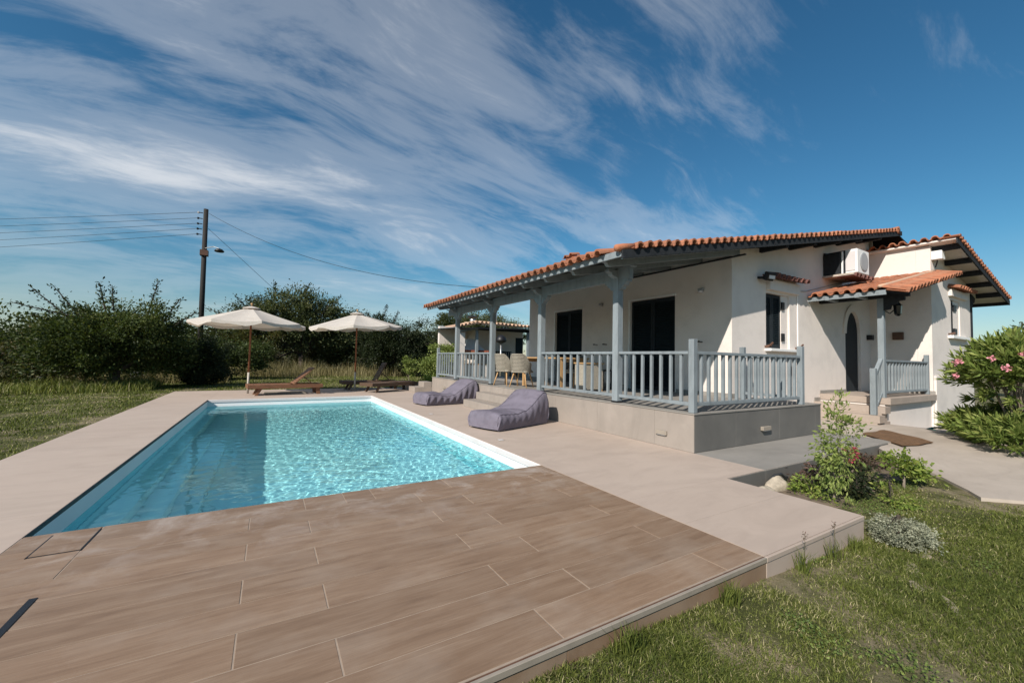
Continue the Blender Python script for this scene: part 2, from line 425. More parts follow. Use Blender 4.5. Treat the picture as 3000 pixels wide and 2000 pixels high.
def blades_mesh(name, pos, h, w, lean, tint, rng=RNG):
    n = len(pos); az = rng.uniform(0, 2*np.pi, n)
    sd_ = np.stack([np.cos(az), np.sin(az), np.zeros(n)], 1)
    az2 = rng.uniform(0, 2*np.pi, n); ld = np.stack([np.cos(az2), np.sin(az2), np.zeros(n)], 1)*(lean*h)[:, None]
    up = np.array([0, 0, 1.0])
    hw = (w/2)[:, None]; hh = h[:, None]
    b0 = pos-sd_*hw; b1 = pos+sd_*hw
    mdl = pos+up*hh*.55+ld*.3; m0 = mdl-sd_*hw*.8; m1 = mdl+sd_*hw*.8
    tp = pos+up*hh*np.sqrt(np.maximum(.05, 1-.6*lean[:, None]**2))+ld
    v_ = np.stack([b0, b1, m1, m0, tp], 1).reshape(-1, 3); i = np.arange(n)*5
    q = np.stack([i, i+1, i+2, i+3], 1); t_ = np.stack([i+3, i+2, i+4], 1)
    return fast_mesh(name, v_, quads=q, tris=t_, tint=np.concatenate([tint, tint]))

# ------------------------------------------------------------------ key levels and lines (metres; deck top = 0)
PX0, PX1, PY0, PY1 = -1.305, 2.71, 3.84, 12.85        # pool opening
DXL, DXR, DYF, DYB = -2.436, 4.16, 1.416, 15.9        # deck
VX, VY0, VY1 = 4.888, 3.44, 13.6                      # veranda front, near side, far end
FL = .52                                              # veranda floor
HX, HY, HYB = 7.85, 4.69, 12.02                       # house corner
WX, WY, WXR = 14.55, 3.44, 18.05                      # wing

def smooth(a, b, x):
    t_ = np.clip((x-a)/(b-a), 0, 1); return t_*t_*(3-2*t_)
def ground_z(x, y):
    x = np.asarray(x, float); y = np.asarray(y, float)
    near = 1-smooth(3.0, 12.0, y)
    z = -.045 - near*(.058+.092*smooth(2.0, 4.2, x))
    z = z + .05*near*smooth(5.0, 6.6, x)
    z = z - .33*smooth(10.8, 14.5, x)*(1-smooth(6, 12, y))
    z = z + .012*np.sin(x*1.7+y*.9)+.010*np.sin(y*2.3-x*1.1)
    z = z + .35*smooth(22, 60, y)
    return z

# ------------------------------------------------------------------ ground
def make_ground():
    def axis(lo, hi, fine0, fine1, step):
        a = list(np.arange(fine0, fine1+1e-6, step))
        s_ = step; p = fine1
        while p < hi: s_ *= 1.35; p += s_; a.append(min(p, hi))
        s_ = step; p = fine0
        while p > lo: s_ *= 1.35; p -= s_; a.insert(0, max(p, lo))
        return np.array(a)
    xs = axis(-900, 900, -10, 22, .4); ys = axis(-60, 1500, -4, 32, .4)
    X, Y = np.meshgrid(xs, ys, indexing='ij'); Z = ground_z(X, Y)
    verts = np.stack([X, Y, Z], -1).reshape(-1, 3); ny = len(ys)
    qs = []
    for i in range(len(xs)-1):
        for j in range(ny-1):
            if xs[i] >= -2.2 and xs[i+1] <= 3.95 and ys[j] >= 1.62 and ys[j+1] <= 15.6: continue
            qs.append((i*ny+j, (i+1)*ny+j, (i+1)*ny+j+1, i*ny+j+1))
    o = bpy.data.objects.new('ground', fast_mesh('ground', verts, quads=np.array(qs), smooth=True)); COL.objects.link(o)
    o.data.materials.append(MATS['lawn_soil']); struct(o)
make_ground()

# ------------------------------------------------------------------ pool deck
def make_deck():
    mb = MB(); zb = -.42; e = .0015
    mb.box(DXL, PX0-e, DYF, DYB, zb, 0)
    mb.box(PX0+e, PX1-e, PY1, DYB, zb, 0)
    mb.box(PX1+e, DXR, DYF, 2.544, zb, 0)
    mb.box(PX1+e, VX, 2.544+e, VY1, zb, 0)
    mb.box(PX1+e, 5.35, VY1+e, DYB, zb, 0)
    o = mb.build('pool_deck', 'cement'); struct(o)
    for q in ((PX1+.004, DXR-.002, 1.98, 1.983), (PX1+.004, VX-.002, 5.2, 5.203), (PX1+.004, VX-.002, 8.6, 8.603), (PX1+.004, VX-.002, 11.9, 11.903), (DXL+.002, PX0-.006, 4.3, 4.303), (DXL+.002, PX0-.006, 7.7, 7.703), (DXL+.002, PX0-.006, 11.1, 11.103), (DXL+.002, 5.3, 14.32, 14.323)):
        MB().box(*q, -.004, .0008).build('joint', 'step_stone', o)
    # bed of the tiled terrace, a little below the tiles: shows as the pale grout
    t_ = MB().box(PX0+e, PX1-e, DYF+.004, PY0, zb, -.0018).build('terrace', 'grout'); struct(t_)
    pitch = .2375; y0 = DYF+.012; g = .0036
    even = [PX0+e, -.075, 1.14, 2.34, PX1-e]; odd = [PX0+e, -.925, .288, 1.50, PX1-e]
    zv = random.Random(3)
    for k in range(10):
        ya, yb = y0+pitch*k, y0+pitch*(k+1)
        if k == 9: yb = PY0+.012
        xsn = list(odd if k % 2 else even)
        if k == 9: xsn = [PX0+e, -.925, .288, .587, .816, 1.50, PX1-.10, PX1-e]
        if k == 8: xsn = [PX0+e, -.925, -.075, 1.14, 2.34, PX1-e]
        for a, b in zip(xsn[:-1], xsn[1:]):
            m = MB().box(a+g, b-g, ya+g*.75, yb-g*.75, -.02, zv.uniform(-.0006, .0006))
            # open joint round the skimmer lid
            p = m.build('plank_tile', 'plank_tile', t_, bevel=.0008)
    # skimmer lid with its dark joint
    lid = MB().box(-1.150, -.932, 3.47, 3.832, -.006, .003).build('skimmer_lid', 'plank_tile', t_, bevel=.001)
    for q in ((-1.158, -1.151, 3.45, 3.80), (-.931, -.924, 3.45, 3.80), (-1.158, -.924, 3.455, 3.463)):
        MB().box(*q, -.004, .0022).build('joint', 'black_metal', t_)
    MB().box(-.945, -.915, 2.55, 2.892, -.004, .0026).build('slot_drain', 'black_metal', t_)
    # pale metal edge profile and the riser tiles below it
    MB().box(PX0, PX1, DYF-.020, DYF-.004, -.030, -.002).build('edge_trim', 'pale_trim', t_, bevel=.002)
    MB().box(PX0, PX1, DYF-.0035, DYF+.0125, -.03, -.004).build('joint', 'rust_plate', t_)
    MB().box(PX1+.001, DXR-.001, DYF-.020, DYF-.0015, -.034, -.0015).build('edge_trim', 'cement', t_, bevel=.003)
    for a, b in ((PX0, -.075), (-.075, 1.14), (1.14, 2.34), (2.34, PX1)):
        MB().box(a+.002, b-.002, DYF-.014, DYF+.003, -.31, -.036).build('riser_tile', 'plank_tile', t_, bevel=.001)
    MB().box(PX1+.002, DXR-.001, DYF-.015, DYF-.0015, -.40, -.036).build('riser_panel', 'cement', t_, bevel=.002)
    # pool shell (open box with inner lip), steps on the left side
    sh = MB(); D = -1.22; w = .10
    sh.box(PX0-w, PX1+w, PY0-w, PY1+w, D-.1, D)
    zt = -.004
    sh.box(PX0-w, PX0+.004, PY0-w, PY1+w, D+.001, zt); sh.box(PX1-.004, PX1+w, PY0-w, PY1+w, D+.001, zt)
    sh.box(PX0+.005, PX1-.005, PY0-w, PY0+.004, D+.001, -.03); sh.box(PX0+.005, PX1-.005, PY1-.004, PY1+w, D+.001, zt)
    ps = sh.build('swimming_pool', 'pool_liner'); struct(ps)
    MB().box(PX1-.02, PX1-.005, PY0+.006, PY1-.006, -.075, -.006).build('lip', 'ceramic_white', ps, bevel=.004)
    MB().box(PX0+.006, PX1-.021, PY1-.02, PY1-.005, -.075, -.006).build('lip', 'ceramic_white', ps, bevel=.004)
    MB().box(PX0-.003, PX0+.0055, PY0+.006, PY1-.006, -.035, -.002).build('joint', 'black_metal', ps)
    def step(name, wd, z0, y1):
        # long bench with a rounded far end
        pts = [(PX0+.004, PY0+.005), (PX0+wd, PY0+.005)]
        for i in range(9):
            t2 = i/8*math.pi/2; r = wd*.9
            pts.append((PX0+wd-r+r*math.cos(t2), y1-r+r*math.sin(t2)))
        pts.append((PX0+.004, y1))
        MB().prism(pts, 'z', D+.002, z0).build(name, 'pool_liner', ps, bevel=.01)
    step('pool_step', .27, -.46, PY1-.02); step('pool_step', .50, -.74, 9.4); step('pool_step', .74, -1.0, 8.9)
    # water body: rippled top, closed sides just inside the shell
    x0, x1, y0_, y1_ = PX0+.0045, PX1-.0045, PY0+.0045, PY1-.0045
    nx, ny = 381, 861; zw = -.175
    xs = np.linspace(x0, x1, nx); ys = np.linspace(y0_, y1_, ny)
    X, Y = np.meshgrid(xs, ys, indexing='ij'); Z = np.zeros_like(X); rg = np.random.default_rng(5)
    for k in range(90):
        lam = .058*(5.5**(rg.random()**1.3)); th = rg.normal(.25, .95); ph = rg.uniform(0, 6.28)
        kx, ky = 2*np.pi/lam*math.sin(th), 2*np.pi/lam*math.cos(th)
        Z += (lam**1.15)*.0034*np.sin(kx*X+ky*Y+ph)*(.6+.4*np.sin(.9*X+.7*Y+k))
    amp = .62+.38*smooth(-1.0, .4, X)
    Z = zw+Z*.31*amp
    top = np.stack([X, Y, Z], -1).reshape(-1, 3)
    i, j = np.meshgrid(np.arange(nx-1), np.arange(ny-1), indexing='ij'); i = i.ravel(); j = j.ravel()
    q = np.stack([i*ny+j, (i+1)*ny+j, (i+1)*ny+j+1, i*ny+j+1], 1)
    me = fast_mesh('pool_water', top, quads=q, smooth=True)
    bm = bmesh.new(); bm.from_mesh(me); bm.verts.ensure_lookup_table()
    edge = [e_ for e_ in bm.edges if e_.is_boundary]
    ex = bmesh.ops.extrude_edge_only(bm, edges=edge)
    low = [v_ for v_ in ex['geom'] if isinstance(v_, bmesh.types.BMVert)]
    for v_ in low: v_.co.z = D-.02
    be = [e_ for e_ in ex['geom'] if isinstance(e_, bmesh.types.BMEdge) and all(v_ in set(e_.verts) for v_ in e_.verts) and abs(e_.verts[0].co.z-(D-.02)) < 1e-4 and abs(e_.verts[1].co.z-(D-.02)) < 1e-4]
    bmesh.ops.contextual_create(bm, geom=be)
    bmesh.ops.recalc_face_normals(bm, faces=bm.faces)
    for f in bm.faces: f.smooth = abs(f.normal.z) > .5 and f.calc_area() < .01
    for e_ in bm.edges:
        if len(e_.link_faces) == 2 and e_.calc_face_angle(0) > .8: e_.smooth = False
    bm.to_mesh(me); bm.free()
    wo = bpy.data.objects.new('water', me); COL.objects.link(wo); me.materials.append(MATS['pool_water']); struct(wo)
    return ps, wo
POOL, WATER = make_deck()

# ------------------------------------------------------------------ walkway, path, planting bed
def make_paths():
    # grey tiled walkway round the veranda corner
    s_ = MB(); s_.box(VX+.002, 8.75, 2.544, VY0-.002, -.30, -.006)
    w_ = s_.build('walkway', 'mortar'); struct(w_)
    for a, b in ((VX+.002, 6.08), (6.08, 7.28), (7.28, 8.48), (8.48, 8.75)):
        for c, d in ((2.544, 3.02), (3.02, VY0-.002)):
            MB().box(a+.0025, b-.0025, c+.0015, d-.0015, -.03, 0).build('paving_tile', 'grey_tile', w_, bevel=.0015)
    for a, b in ((DXR+.002, VX), (VX, 6.08), (6.08, 7.28), (7.28, 8.48)):
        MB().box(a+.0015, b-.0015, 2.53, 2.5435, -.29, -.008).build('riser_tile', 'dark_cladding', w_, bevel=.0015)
    # cast concrete path, sloping down to the right
    poly = [(8.752, VY0+.3), (8.752, 2.62), (8.0, 2.50), (7.45, 2.15), (7.0, 1.62), (6.55, 1.30), (6.30, 1.16), (6.9, .55), (7.6, -.4), (9.4, -2.2), (13.5, -2.4), (13.0, .4), (12.0, 1.55), (11.3, 2.05), (12.2, 2.75), (14.9, 3.2), (14.9, 3.46), (11.2, 4.68), (8.752, 4.68)]
    bm = bmesh.new(); vs = [bm.verts.new((x, y, 0)) for x, y in poly]; f = bm.faces.new(vs)
    bmesh.ops.triangulate(bm, faces=[f])
    for _ in range(4): bmesh.ops.subdivide_edges(bm, edges=list(bm.edges), cuts=1, use_grid_fill=True)
    def pz(x, y): return float(-.012-.10*(1-smooth(1.2, 3.0, np.array(y)))*(1-smooth(8.5, 11, np.array(x)))-.33*smooth(10.9, 14.6, np.array(x)))
    bmesh.ops.recalc_face_normals(bm, faces=bm.faces)
    if sum(fc.normal.z for fc in bm.faces) < 0: bmesh.ops.reverse_faces(bm, faces=bm.faces)
    ex = bmesh.ops.extrude_face_region(bm, geom=list(bm.faces))
    newv = set(v_ for v_ in ex['geom'] if isinstance(v_, bmesh.types.BMVert))
    for v_ in bm.verts:
        z = pz(v_.co.x, v_.co.y); v_.co.z = z if v_ in newv else z-.22
    bmesh.ops.recalc_face_normals(bm, faces=bm.faces)
    me = bpy.data.meshes.new('path'); bm.to_mesh(me); bm.free(); me.materials.append(MATS['path_concrete'])
    o = bpy.data.objects.new('path', me); COL.objects.link(o); struct(o)
    # soil of the bed
    g = 28; xs = np.linspace(DXR+.004, 7.3, g); ys = np.linspace(1.75, 2.528, 10)
    X, Y = np.meshgrid(xs, ys, indexing='ij'); Z = ground_z(X, Y)+.022+.012*np.sin(X*9)*np.sin(Y*11)
    Z -= .05*smooth(1.95, 1.75, Y)
    i, j = np.meshgrid(np.arange(g-1), np.arange(9), indexing='ij'); i = i.ravel(); j = j.ravel()
    me = fast_mesh('planting_bed', np.stack([X, Y, Z], -1).reshape(-1, 3), quads=np.stack([i*10+j, (i+1)*10+j, (i+1)*10+j+1, i*10+j+1], 1), smooth=True)
    me.materials.append(MATS['soil']); o = bpy.data.objects.new('planting_bed', me); COL.objects.link(o); struct(o)
make_paths()

# ------------------------------------------------------------------ veranda platform
def make_veranda():
    v_ = thing('veranda', 'grey cement-clad veranda platform with broad steps beside the pool', 'veranda', (6.4, 8.5, 0))
    MB().box(VX+.015, 8.45, VY0+.015, HY-.004, -.3, FL-.018).box(VX+.015, HX-.004, HY-.002, VY1-.015, -.3, FL-.018).build('core', 'mortar', v_)
    # cladding of the front (towards the pool) and of the near side
    ys = [VY0+.0005, 4.09, 5.30, 6.50, 7.70, 8.90, 10.1, 11.3, 12.5, VY1]
    for a, b in zip(ys[:-1], ys[1:]): MB().box(VX, VX+.014, a+.0015, b-.0015, .002, FL-.0185).build('cladding_panel', 'plinth_cement', v_, bevel=.001)
    xs = [VX+.0145, 5.854, 7.058, 8.262, 8.45]
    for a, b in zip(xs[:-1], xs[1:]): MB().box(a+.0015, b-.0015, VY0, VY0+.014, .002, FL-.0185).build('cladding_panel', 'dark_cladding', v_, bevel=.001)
    MB().box(8.451, 8.465, VY0, HY-.004, -.2, FL-.0185).build('cladding_panel', 'plinth_cement', v_, bevel=.001)
    # floor tiles
    fx = [VX-.012, 6.1, 7.32, HX-.006]; fy = [VY0-.012]+[HY+.6*k for k in range(1, 15)]+[VY1]
    for a, b in zip(fx[:-1], fx[1:]):
        for c, d in zip(fy[:-1], fy[1:]):
            MB().box(a+.002, b-.002, c+.002, d-.002, FL-.0178, FL).build('floor_tile', 'grey_tile', v_, bevel=.001)
    MB().box(HX-.004, 8.466, VY0-.010, HY-.006, FL-.0178, FL).build('floor_tile', 'grey_tile', v_, bevel=.001)
    # steps between two columns; three risers
    for i, (xa, z1) in enumerate(((4.20, FL/3), (4.545, FL*2/3))):
        MB().box(xa, VX-.001, 6.95+.001*i, 9.38+.30*0-.0015*i, .0015 if i == 0 else FL/3+.001, z1).build('step', 'plinth_cement', v_, bevel=.004)
    # two low side steps at the far end
    MB().box(4.27, VX-.001, 13.58, 14.25, .0015, .17).build('step', 'plinth_cement', v_, bevel=.004)
    MB().box(4.60, VX-.001, 13.62, 14.20, .171, .34).build('step', 'plinth_cement', v_, bevel=.004)
make_veranda()

def tile_mesh(name, length=.36, pitch=.207, r=.073, th=.011, taper=.93, n=7):
    """one Byzantine roof tile: raised barrel with a pan at its side; runs along +x from its open front at x=0, centred on y=0"""
    mb = MB(); prof = []
    # barrel arc then shallow pan
    for i in range(n+1):
        t_ = math.pi*i/n; prof.append((-r*math.cos(t_), r*1.05*math.sin(t_)))
    pw = pitch-2*r+.012
    pan = [(r+pw*k/3, -.022*math.sin(math.pi*k/3)) for k in (1, 2, 3)]
    prof = prof+pan
    k = len(prof)
    def ring(x, sc, off):
        return [(x, p*sc, q*sc+off) for p, q in prof]
    rows = [ring(0, 1, th), ring(length, taper, th), ring(length, taper, 0), ring(0, 1, 0)]
    inner = [ring(length, taper*.90, -.004), ring(0, .86, -.004)]
    rows[2] = [(x, p*.86, q*.86-.002) if idx <= n else (x, p, q) for idx, (x, p, q) in enumerate(rows[2])]
    rows[3] = [(x, p*.82, q*.82-.002) if idx <= n else (x, p, q) for idx, (x, p, q) in enumerate(rows[3])]
    for rw in rows: mb.v += rw
    for a, b in ((0, 1), (1, 2), (2, 3), (3, 0)):
        for i in range(k-1): mb.f.append((a*k+i, a*k+i+1, b*k+i+1, b*k+i))
    mb.f.append((0, k, 2*k, 3*k)); mb.f.append((k-1, 4*k-1, 3*k-1, 2*k-1))
    return mb.mesh(name, smooth=False)
TILE = tile_mesh('roof_tile'); TILE.materials.append(MATS['terracotta'])
TILE_D = TILE.copy(); TILE_D.materials.clear(); TILE_D.materials.append(MATS['terracotta_shaded'])
TILE_P = TILE.copy(); TILE_P.materials.clear(); TILE_P.materials.append(MATS['terracotta_pale'])
def axes(o, x, z):
    x = Vector(x).normalized(); z = Vector(z); y = z.cross(x).normalized(); z = x.cross(y)
    return Matrix(((x.x, y.x, z.x, o[0]), (x.y, y.y, z.y, o[1]), (x.z, y.z, z.z, o[2]), (0, 0, 0, 1)))
def jitter(): return (random.uniform(-.006, .006), random.uniform(-.006, .006), random.uniform(-.004, .006))
def put_tile(parent, o, x, z, me=None):
    j = jitter(); child_at('roof_tile', me or TILE, None, parent, axes((o[0]+j[0], o[1]+j[1], o[2]+j[2]), (x[0]+j[1], x[1]+j[0], x[2]+j[2]*2), z))
def field(name, parent, xa, xb, ya, yb, zf, along='x', pitch=.207, mat='terracotta'):
    """covered inner part of a tiled slope: corrugated sheet with overlapping courses, too far up to see singly"""
    v_ = []; f_ = []
    if along == 'x':
        nc = int((xb-xa)/.33)+1; ts = np.arange(ya, yb+1e-6, pitch/8); row = 0
        for c in range(nc):
            x0 = xa+c*.33; x1 = min(x0+.36, xb)
            for x, lift in ((x0, .018), (x1, .0)):
                for y in ts:
                    ph = ((y-ya)/pitch) % 1; hgt = .07*math.sin(min(1, ph/.64)*math.pi) if ph < .64 else -.022*math.sin((ph-.64)/.36*math.pi)
                    v_.append((x, y, zf(x, y)+hgt+lift))
            k = len(ts)
            for i in range(k-1): f_.append((row+i, row+k+i, row+k+i+1, row+i+1))
            row += 2*k
    me = bpy.data.meshes.new(name); me.from_pydata(v_, [], f_); me.materials.append(MATS[mat])
    o = bpy.data.objects.new(name, me); COL.objects.link(o); o.parent = parent
    o.matrix_parent_inverse = WM[parent.name].inverted() if parent.name in WM else Matrix(); stuff(o); return o

SL = .204
def zr(x): return 2.775+SL*(x-4.2)      # underside of the tiles of the main slope
RX = 14.72                              # ridge
def zb(x): return zr(RX)-SL*(x-RX)

HOUSE = thing('house', 'white rendered bungalow with low terracotta roof and blue-grey veranda timber', 'house', (11, 8, 0))
def wall_with_openings(axis, pos, th, a0, a1, ztop, z0, openings, name='wall'):
    """wall in plane axis=pos, thickness th going inwards (+), cut by (a,b,z0,z1) openings; ztop(a)"""
    cuts = sorted(set([a0, a1]+[o[0] for o in openings]+[o[1] for o in openings]))
    mb = MB()
    def slab(a, b, za, zb0, zb1):
        if axis == 'x':   # plane x = pos, runs along y
            mb.hexa([(pos, a, za), (pos+th, a, za), (pos+th, b, za), (pos, b, za), (pos, a, zb0), (pos+th, a, zb0), (pos+th, b, zb1), (pos, b, zb1)])
        else:
            mb.hexa([(a, pos, za), (b, pos, za), (b, pos+th, za), (a, pos+th, za), (a, pos, zb0), (b, pos, zb1), (b, pos+th, zb1), (a, pos+th, zb0)])
    for a, b in zip(cuts[:-1], cuts[1:]):
        op = [o for o in openings if o[0] <= a+1e-6 and o[1] >= b-1e-6]
        z = z0
        for o in sorted(op, key=lambda q: q[2]):
            if o[2] > z+1e-6: slab(a, b, z, o[2], o[2])
            z = o[3]
        slab(a, b, z, ztop(a), ztop(b))
    return mb.build(name, 'wall_white', HOUSE)

def shutter(parent, axis, pos, a0, a1, z0, z1, mids=(), name='shutter'):
    """one louvred leaf standing in plane axis=pos"""
    t_ = .035; fw = .055
    def bx(mb, a, b, za, zb_, d0, d1):
        if axis == 'x': mb.box(pos+d0, pos+d1, a, b, za, zb_)
        else: mb.box(a, b, pos+d0, pos+d1, za, zb_)
    mb = MB(); bx(mb, a0, a0+fw, z0, z1, 0, t_); bx(mb, a1-fw, a1, z0, z1, 0, t_)
    for za, zb_ in ((z0, z0+.09), (z1-.07, z1))+tuple((m-.05, m+.05) for m in mids): bx(mb, a0+fw+.0005, a1-fw-.0005, za, zb_, 0.001, t_-.001)
    s_ = mb.build(name, 'shutter_frame', parent)
    sl = MB(); z = z0+.115
    while z < z1-.09:
        if not any(abs(z-m) < .075 for m in mids):
            a, b = a0+fw+.001, a1-fw-.001
            if axis == 'x': sl.hexa([(pos+.004, a, z-.012), (pos+.010, a, z-.016), (pos+.010, b, z-.016), (pos+.004, b, z-.012), (pos+.026, a, z+.017), (pos+.032, a, z+.013), (pos+.032, b, z+.013), (pos+.026, b, z+.017)])
            else: sl.hexa([(a, pos+.004, z-.012), (b, pos+.004, z-.012), (b, pos+.010, z-.016), (a, pos+.010, z-.016), (a, pos+.026, z+.017), (b, pos+.026, z+.017), (b, pos+.032, z+.013), (a, pos+.032, z+.013)])
        z += .042
    so = sl.build('slats', 'shutter', s_); stuff(so)
    bk = MB(); bx(bk, a0+fw-.004, a1-fw+.004, z0+.05, z1-.05, .0335, .0345); bk.build('backing', 'shutter', s_)
    return s_

def make_house():
    # --- veranda wall with two pairs of louvred doors
    doors = [(6.01, 7.34), (9.20, 10.50)]
    zt = lambda a: zr(HX)-.06
    wall_with_openings('x', HX, .28, HY, HYB, zt, -.3, [(a, b, FL, 2.715) for a, b in doors])
    for (a, b) in doors:
        d = MB().box(HX+.13, HX+.15, a, b, FL, 2.714).build('door', 'dark_glass', HOUSE)
        mid = (a+b)/2
        shutter(d, 'x', HX+.05, a+.012, mid-.004, FL+.012, 2.70, (FL+.86,), 'door_leaf'); shutter(d, 'x', HX+.05, mid+.004, b-.012, FL+.012, 2.70, (FL+.86,), 'door_leaf')
        for zz_ in (FL+.25, FL+.95, FL+1.85): MB().box(HX-.012, HX+.05, b+.001, b+.03, zz_, zz_+.16).build('hinge', 'black_metal', d)
        MB().box(HX-.02, HX+.15, b+.0005, b+.055, FL+.001, 2.76).build('door_frame', 'white_paint', d)
        MB().box(HX-.02, HX+.15, a-.03, b+.0002, 2.7155, 2.76).build('door_frame', 'white_paint', d)
    # --- gable wall (towards the camera), window and arched door
    win = (9.10, 10.09, 1.54, 2.74)
    wall_with_openings('y', HY, .28, HX+.0015+.28, WX-.002, lambda a: zr(a)-.06, -.45, [win, (12.95, 13.75, FL, 2.64)])
    MB().hexa([(HX+.0005, HY+.0005, -.45), (HX+.2805, HY+.0005, -.45), (HX+.2805, HY+.28, -.45), (HX+.0005, HY+.28, -.45)]+[(HX+.0005, HY+.0005, zr(HX)-.061), (HX+.2805, HY+.0005, zr(HX+.28)-.061), (HX+.2805, HY+.28, zr(HX+.28)-.061), (HX+.0005, HY+.28, zr(HX)-.061)]).build('wall_corner', 'wall_white', HOUSE)
    # back and far walls close the volume
    MB().box(HX+.28, WXR-.2, HYB-.25, HYB-.002, -.3, 3.2).build('wall', 'wall_white', HOUSE)
    MB().box(WXR-.2, WXR, WY+.3, HYB-.002, -.6, 3.6).build('wall', 'wall_white', HOUSE)
    # window of the gable wall: half of it closed by a louvred shutter
    w = MB().box(win[0], win[1], HY+.17, HY+.185, win[2], win[3]).build('window', 'dark_glass', HOUSE)
    shutter(w, 'y', HY+.055, win[0]+.01, win[0]+.335, win[2]+.012, win[3]-.012, (), 'shutter')
    shutter(w, 'y', HY+.055, win[0]+.343, win[0]+.69, win[2]+.012, win[3]-.012, (), 'shutter')
    MB().box(win[0]+.70, win[1]-.001, HY+.04, HY+.165, win[2]+.001, win[3]-.001).build('reveal', 'wall_white', w)
    for z in (1.72, 2.42): MB().box(win[0]+.69, win[0]+.80, HY+.008, HY+.0385, z, z+.17).build('hinge', 'black_metal', w)
    MB().box(win[0]-.05, win[1]+.32, HY-.13, HY+.03, win[2]-.06, win[2]-.002).build('sill', 'white_paint', w, bevel=.006)
    MB().box(win[0]+.02, win[1]+.32, HY-.085, HY-.001, 2.80, 3.02).build('lintel', 'wall_white', w)
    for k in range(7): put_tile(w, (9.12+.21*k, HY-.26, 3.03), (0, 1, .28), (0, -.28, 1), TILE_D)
    # shutter catches
    for x in (win[0]-.05, win[1]+.25): 
        MB().bar((x, HY-.005, 1.57), (x+.02, HY-.13, 1.60), .03, .05).bar((x-.03, HY-.12, 1.59), (x+.05, HY-.14, 1.66), .025, .03).build('shutter_catch', 'rust_plate', w)
    # arched entrance door
    d = MB().box(12.955, 13.745, HY+.20, HY+.22, FL, 2.4).build('door', 'shutter', HOUSE)
    arc = [(12.95, 2.05)]+[(13.35-.40*math.cos(t_), 2.05+.585*math.sin(t_)) for t_ in np.linspace(0, math.pi, 13)]+[(13.75, 2.05)]
    lf = [(12.955, FL+.01), (13.745, FL+.01)]+[(13.35+.395*math.cos(t_), 2.05+.58*math.sin(t_)) for t_ in np.linspace(0, math.pi, 13)]
    MB().prism(lf, 'y', HY+.02, HY+.06).build('door_leaf', 'shutter_frame', d)
    tri = [(12.9505, 2.641), (12.9505, 2.05)]+[(13.35-.3995*math.cos(t_), 2.05+.5895*math.sin(t_)) for t_ in np.linspace(0.02, math.pi-.02, 13)]+[(13.7495, 2.05), (13.7495, 2.641)]
    for half in (tri[:8]+[(13.35, 2.641)], [(13.35, 2.641)]+tri[7:]): MB().prism(half, 'y', HY+.001, HY+.27).build('arch_spandrel', 'wall_white', d)
    # raised plaster surround
    a_o = [(13.38-.60*math.cos(t_), 2.05+.78*math.sin(t_)) for t_ in np.linspace(0, math.pi, 17)]; a_i = [(13.36-.415*math.cos(t_), 2.05+.60*math.sin(t_)) for t_ in np.linspace(0, math.pi, 17)]
    sm = MB()
    for i in range(16): sm.prism([a_i[i], a_o[i], a_o[i+1], a_i[i+1]], 'y', HY-.035, HY-.0005)
    sm.box(13.775, 13.96, HY-.035, HY-.0005, FL, 2.05)
    sm.build('door_surround', 'wall_white', d)
    # --- wing: lit side wall, front wall with window
    zwing = lambda a: 4.36-SL*(a-WX)
    MB().hexa([(WX, WY+.28, -.6), (WX+.28, WY+.28, -.6), (WX+.28, HY+2, -.6), (WX, HY+2, -.6), (WX, WY+.28, 4.36), (WX+.28, WY+.28, 4.30), (WX+.28, HY+2, 4.30), (WX, HY+2, 4.36)]).build('wall', 'wall_white', HOUSE)
    ww = (16.16, 17.0, 2.09, 3.09)
    wall_with_openings('y', WY, .278, WX, WXR, lambda a: zwing(a)-.03, -.7, [ww])
    MB().hexa([(WX+.003, HY+.001, zr(WX)-.10), (RX+.05, HY+.001, zr(WX)-.10), (RX+.05, HY+.27, zr(WX)-.10), (WX+.003, HY+.27, zr(WX)-.10), (WX+.003, HY+.001, zr(WX)-.055), (RX+.05, HY+.001, zr(WX)-.055), (RX+.05, HY+.27, zr(WX)-.055), (WX+.003, HY+.27, zr(WX)-.055)]).build('wall_head', 'wall_white', HOUSE)
    MB().box(WX+.28, RX+.05, HY+.002, HY+.26, 4.0, 4.80).build('wall', 'wall_white', HOUSE)
    w = MB().box(ww[0], ww[1], WY+.2, WY+.215, ww[2], ww[3]).build('window', 'dark_glass', HOUSE)
    shutter(w, 'y', WY+.03, ww[0]+.01, ww[0]+.30, ww[2]+.01, ww[3]-.01, (), 'shutter')
    MB().box(ww[0]+.31, ww[1]-.001, WY+.03, WY+.19, ww[2]+.001, ww[3]-.001).build('reveal', 'wall_white', w)
    for z in (2.14, 2.80): MB().box(ww[0]+.30, ww[0]+.56, WY+.002, WY+.029, z, z+.17).build('hinge', 'black_metal', w)
    MB().box(15.85, 17.55, WY-.11, WY+.02, 2.01, 2.086).build('sill', 'white_paint', w, bevel=.006)
    MB().box(15.95, 17.5, WY-.075, WY-.001, 3.18, 3.36).build('lintel', 'wall_white', w)
    for k in range(8): put_tile(w, (16.02+.215*k, WY-.24, 3.37), (0, 1, .28), (0, -.28, 1))
    MB().bar((15.88, WY-.005, 2.12), (15.92, WY-.13, 2.15), .03, .05).build('shutter_catch', 'rust_plate', w)
    MB().box(14.62, WXR-.02, WY-.045, WY-.001, -.7, .985).build('base_course', 'wall_white', HOUSE)
    # dark timber post and bracket at the wing's far corner
    MB().box(WXR+.002, WXR+.16, WY-.02, WY+.14, -.5, 3.30).build('corner_post', 'dark_timber', HOUSE)
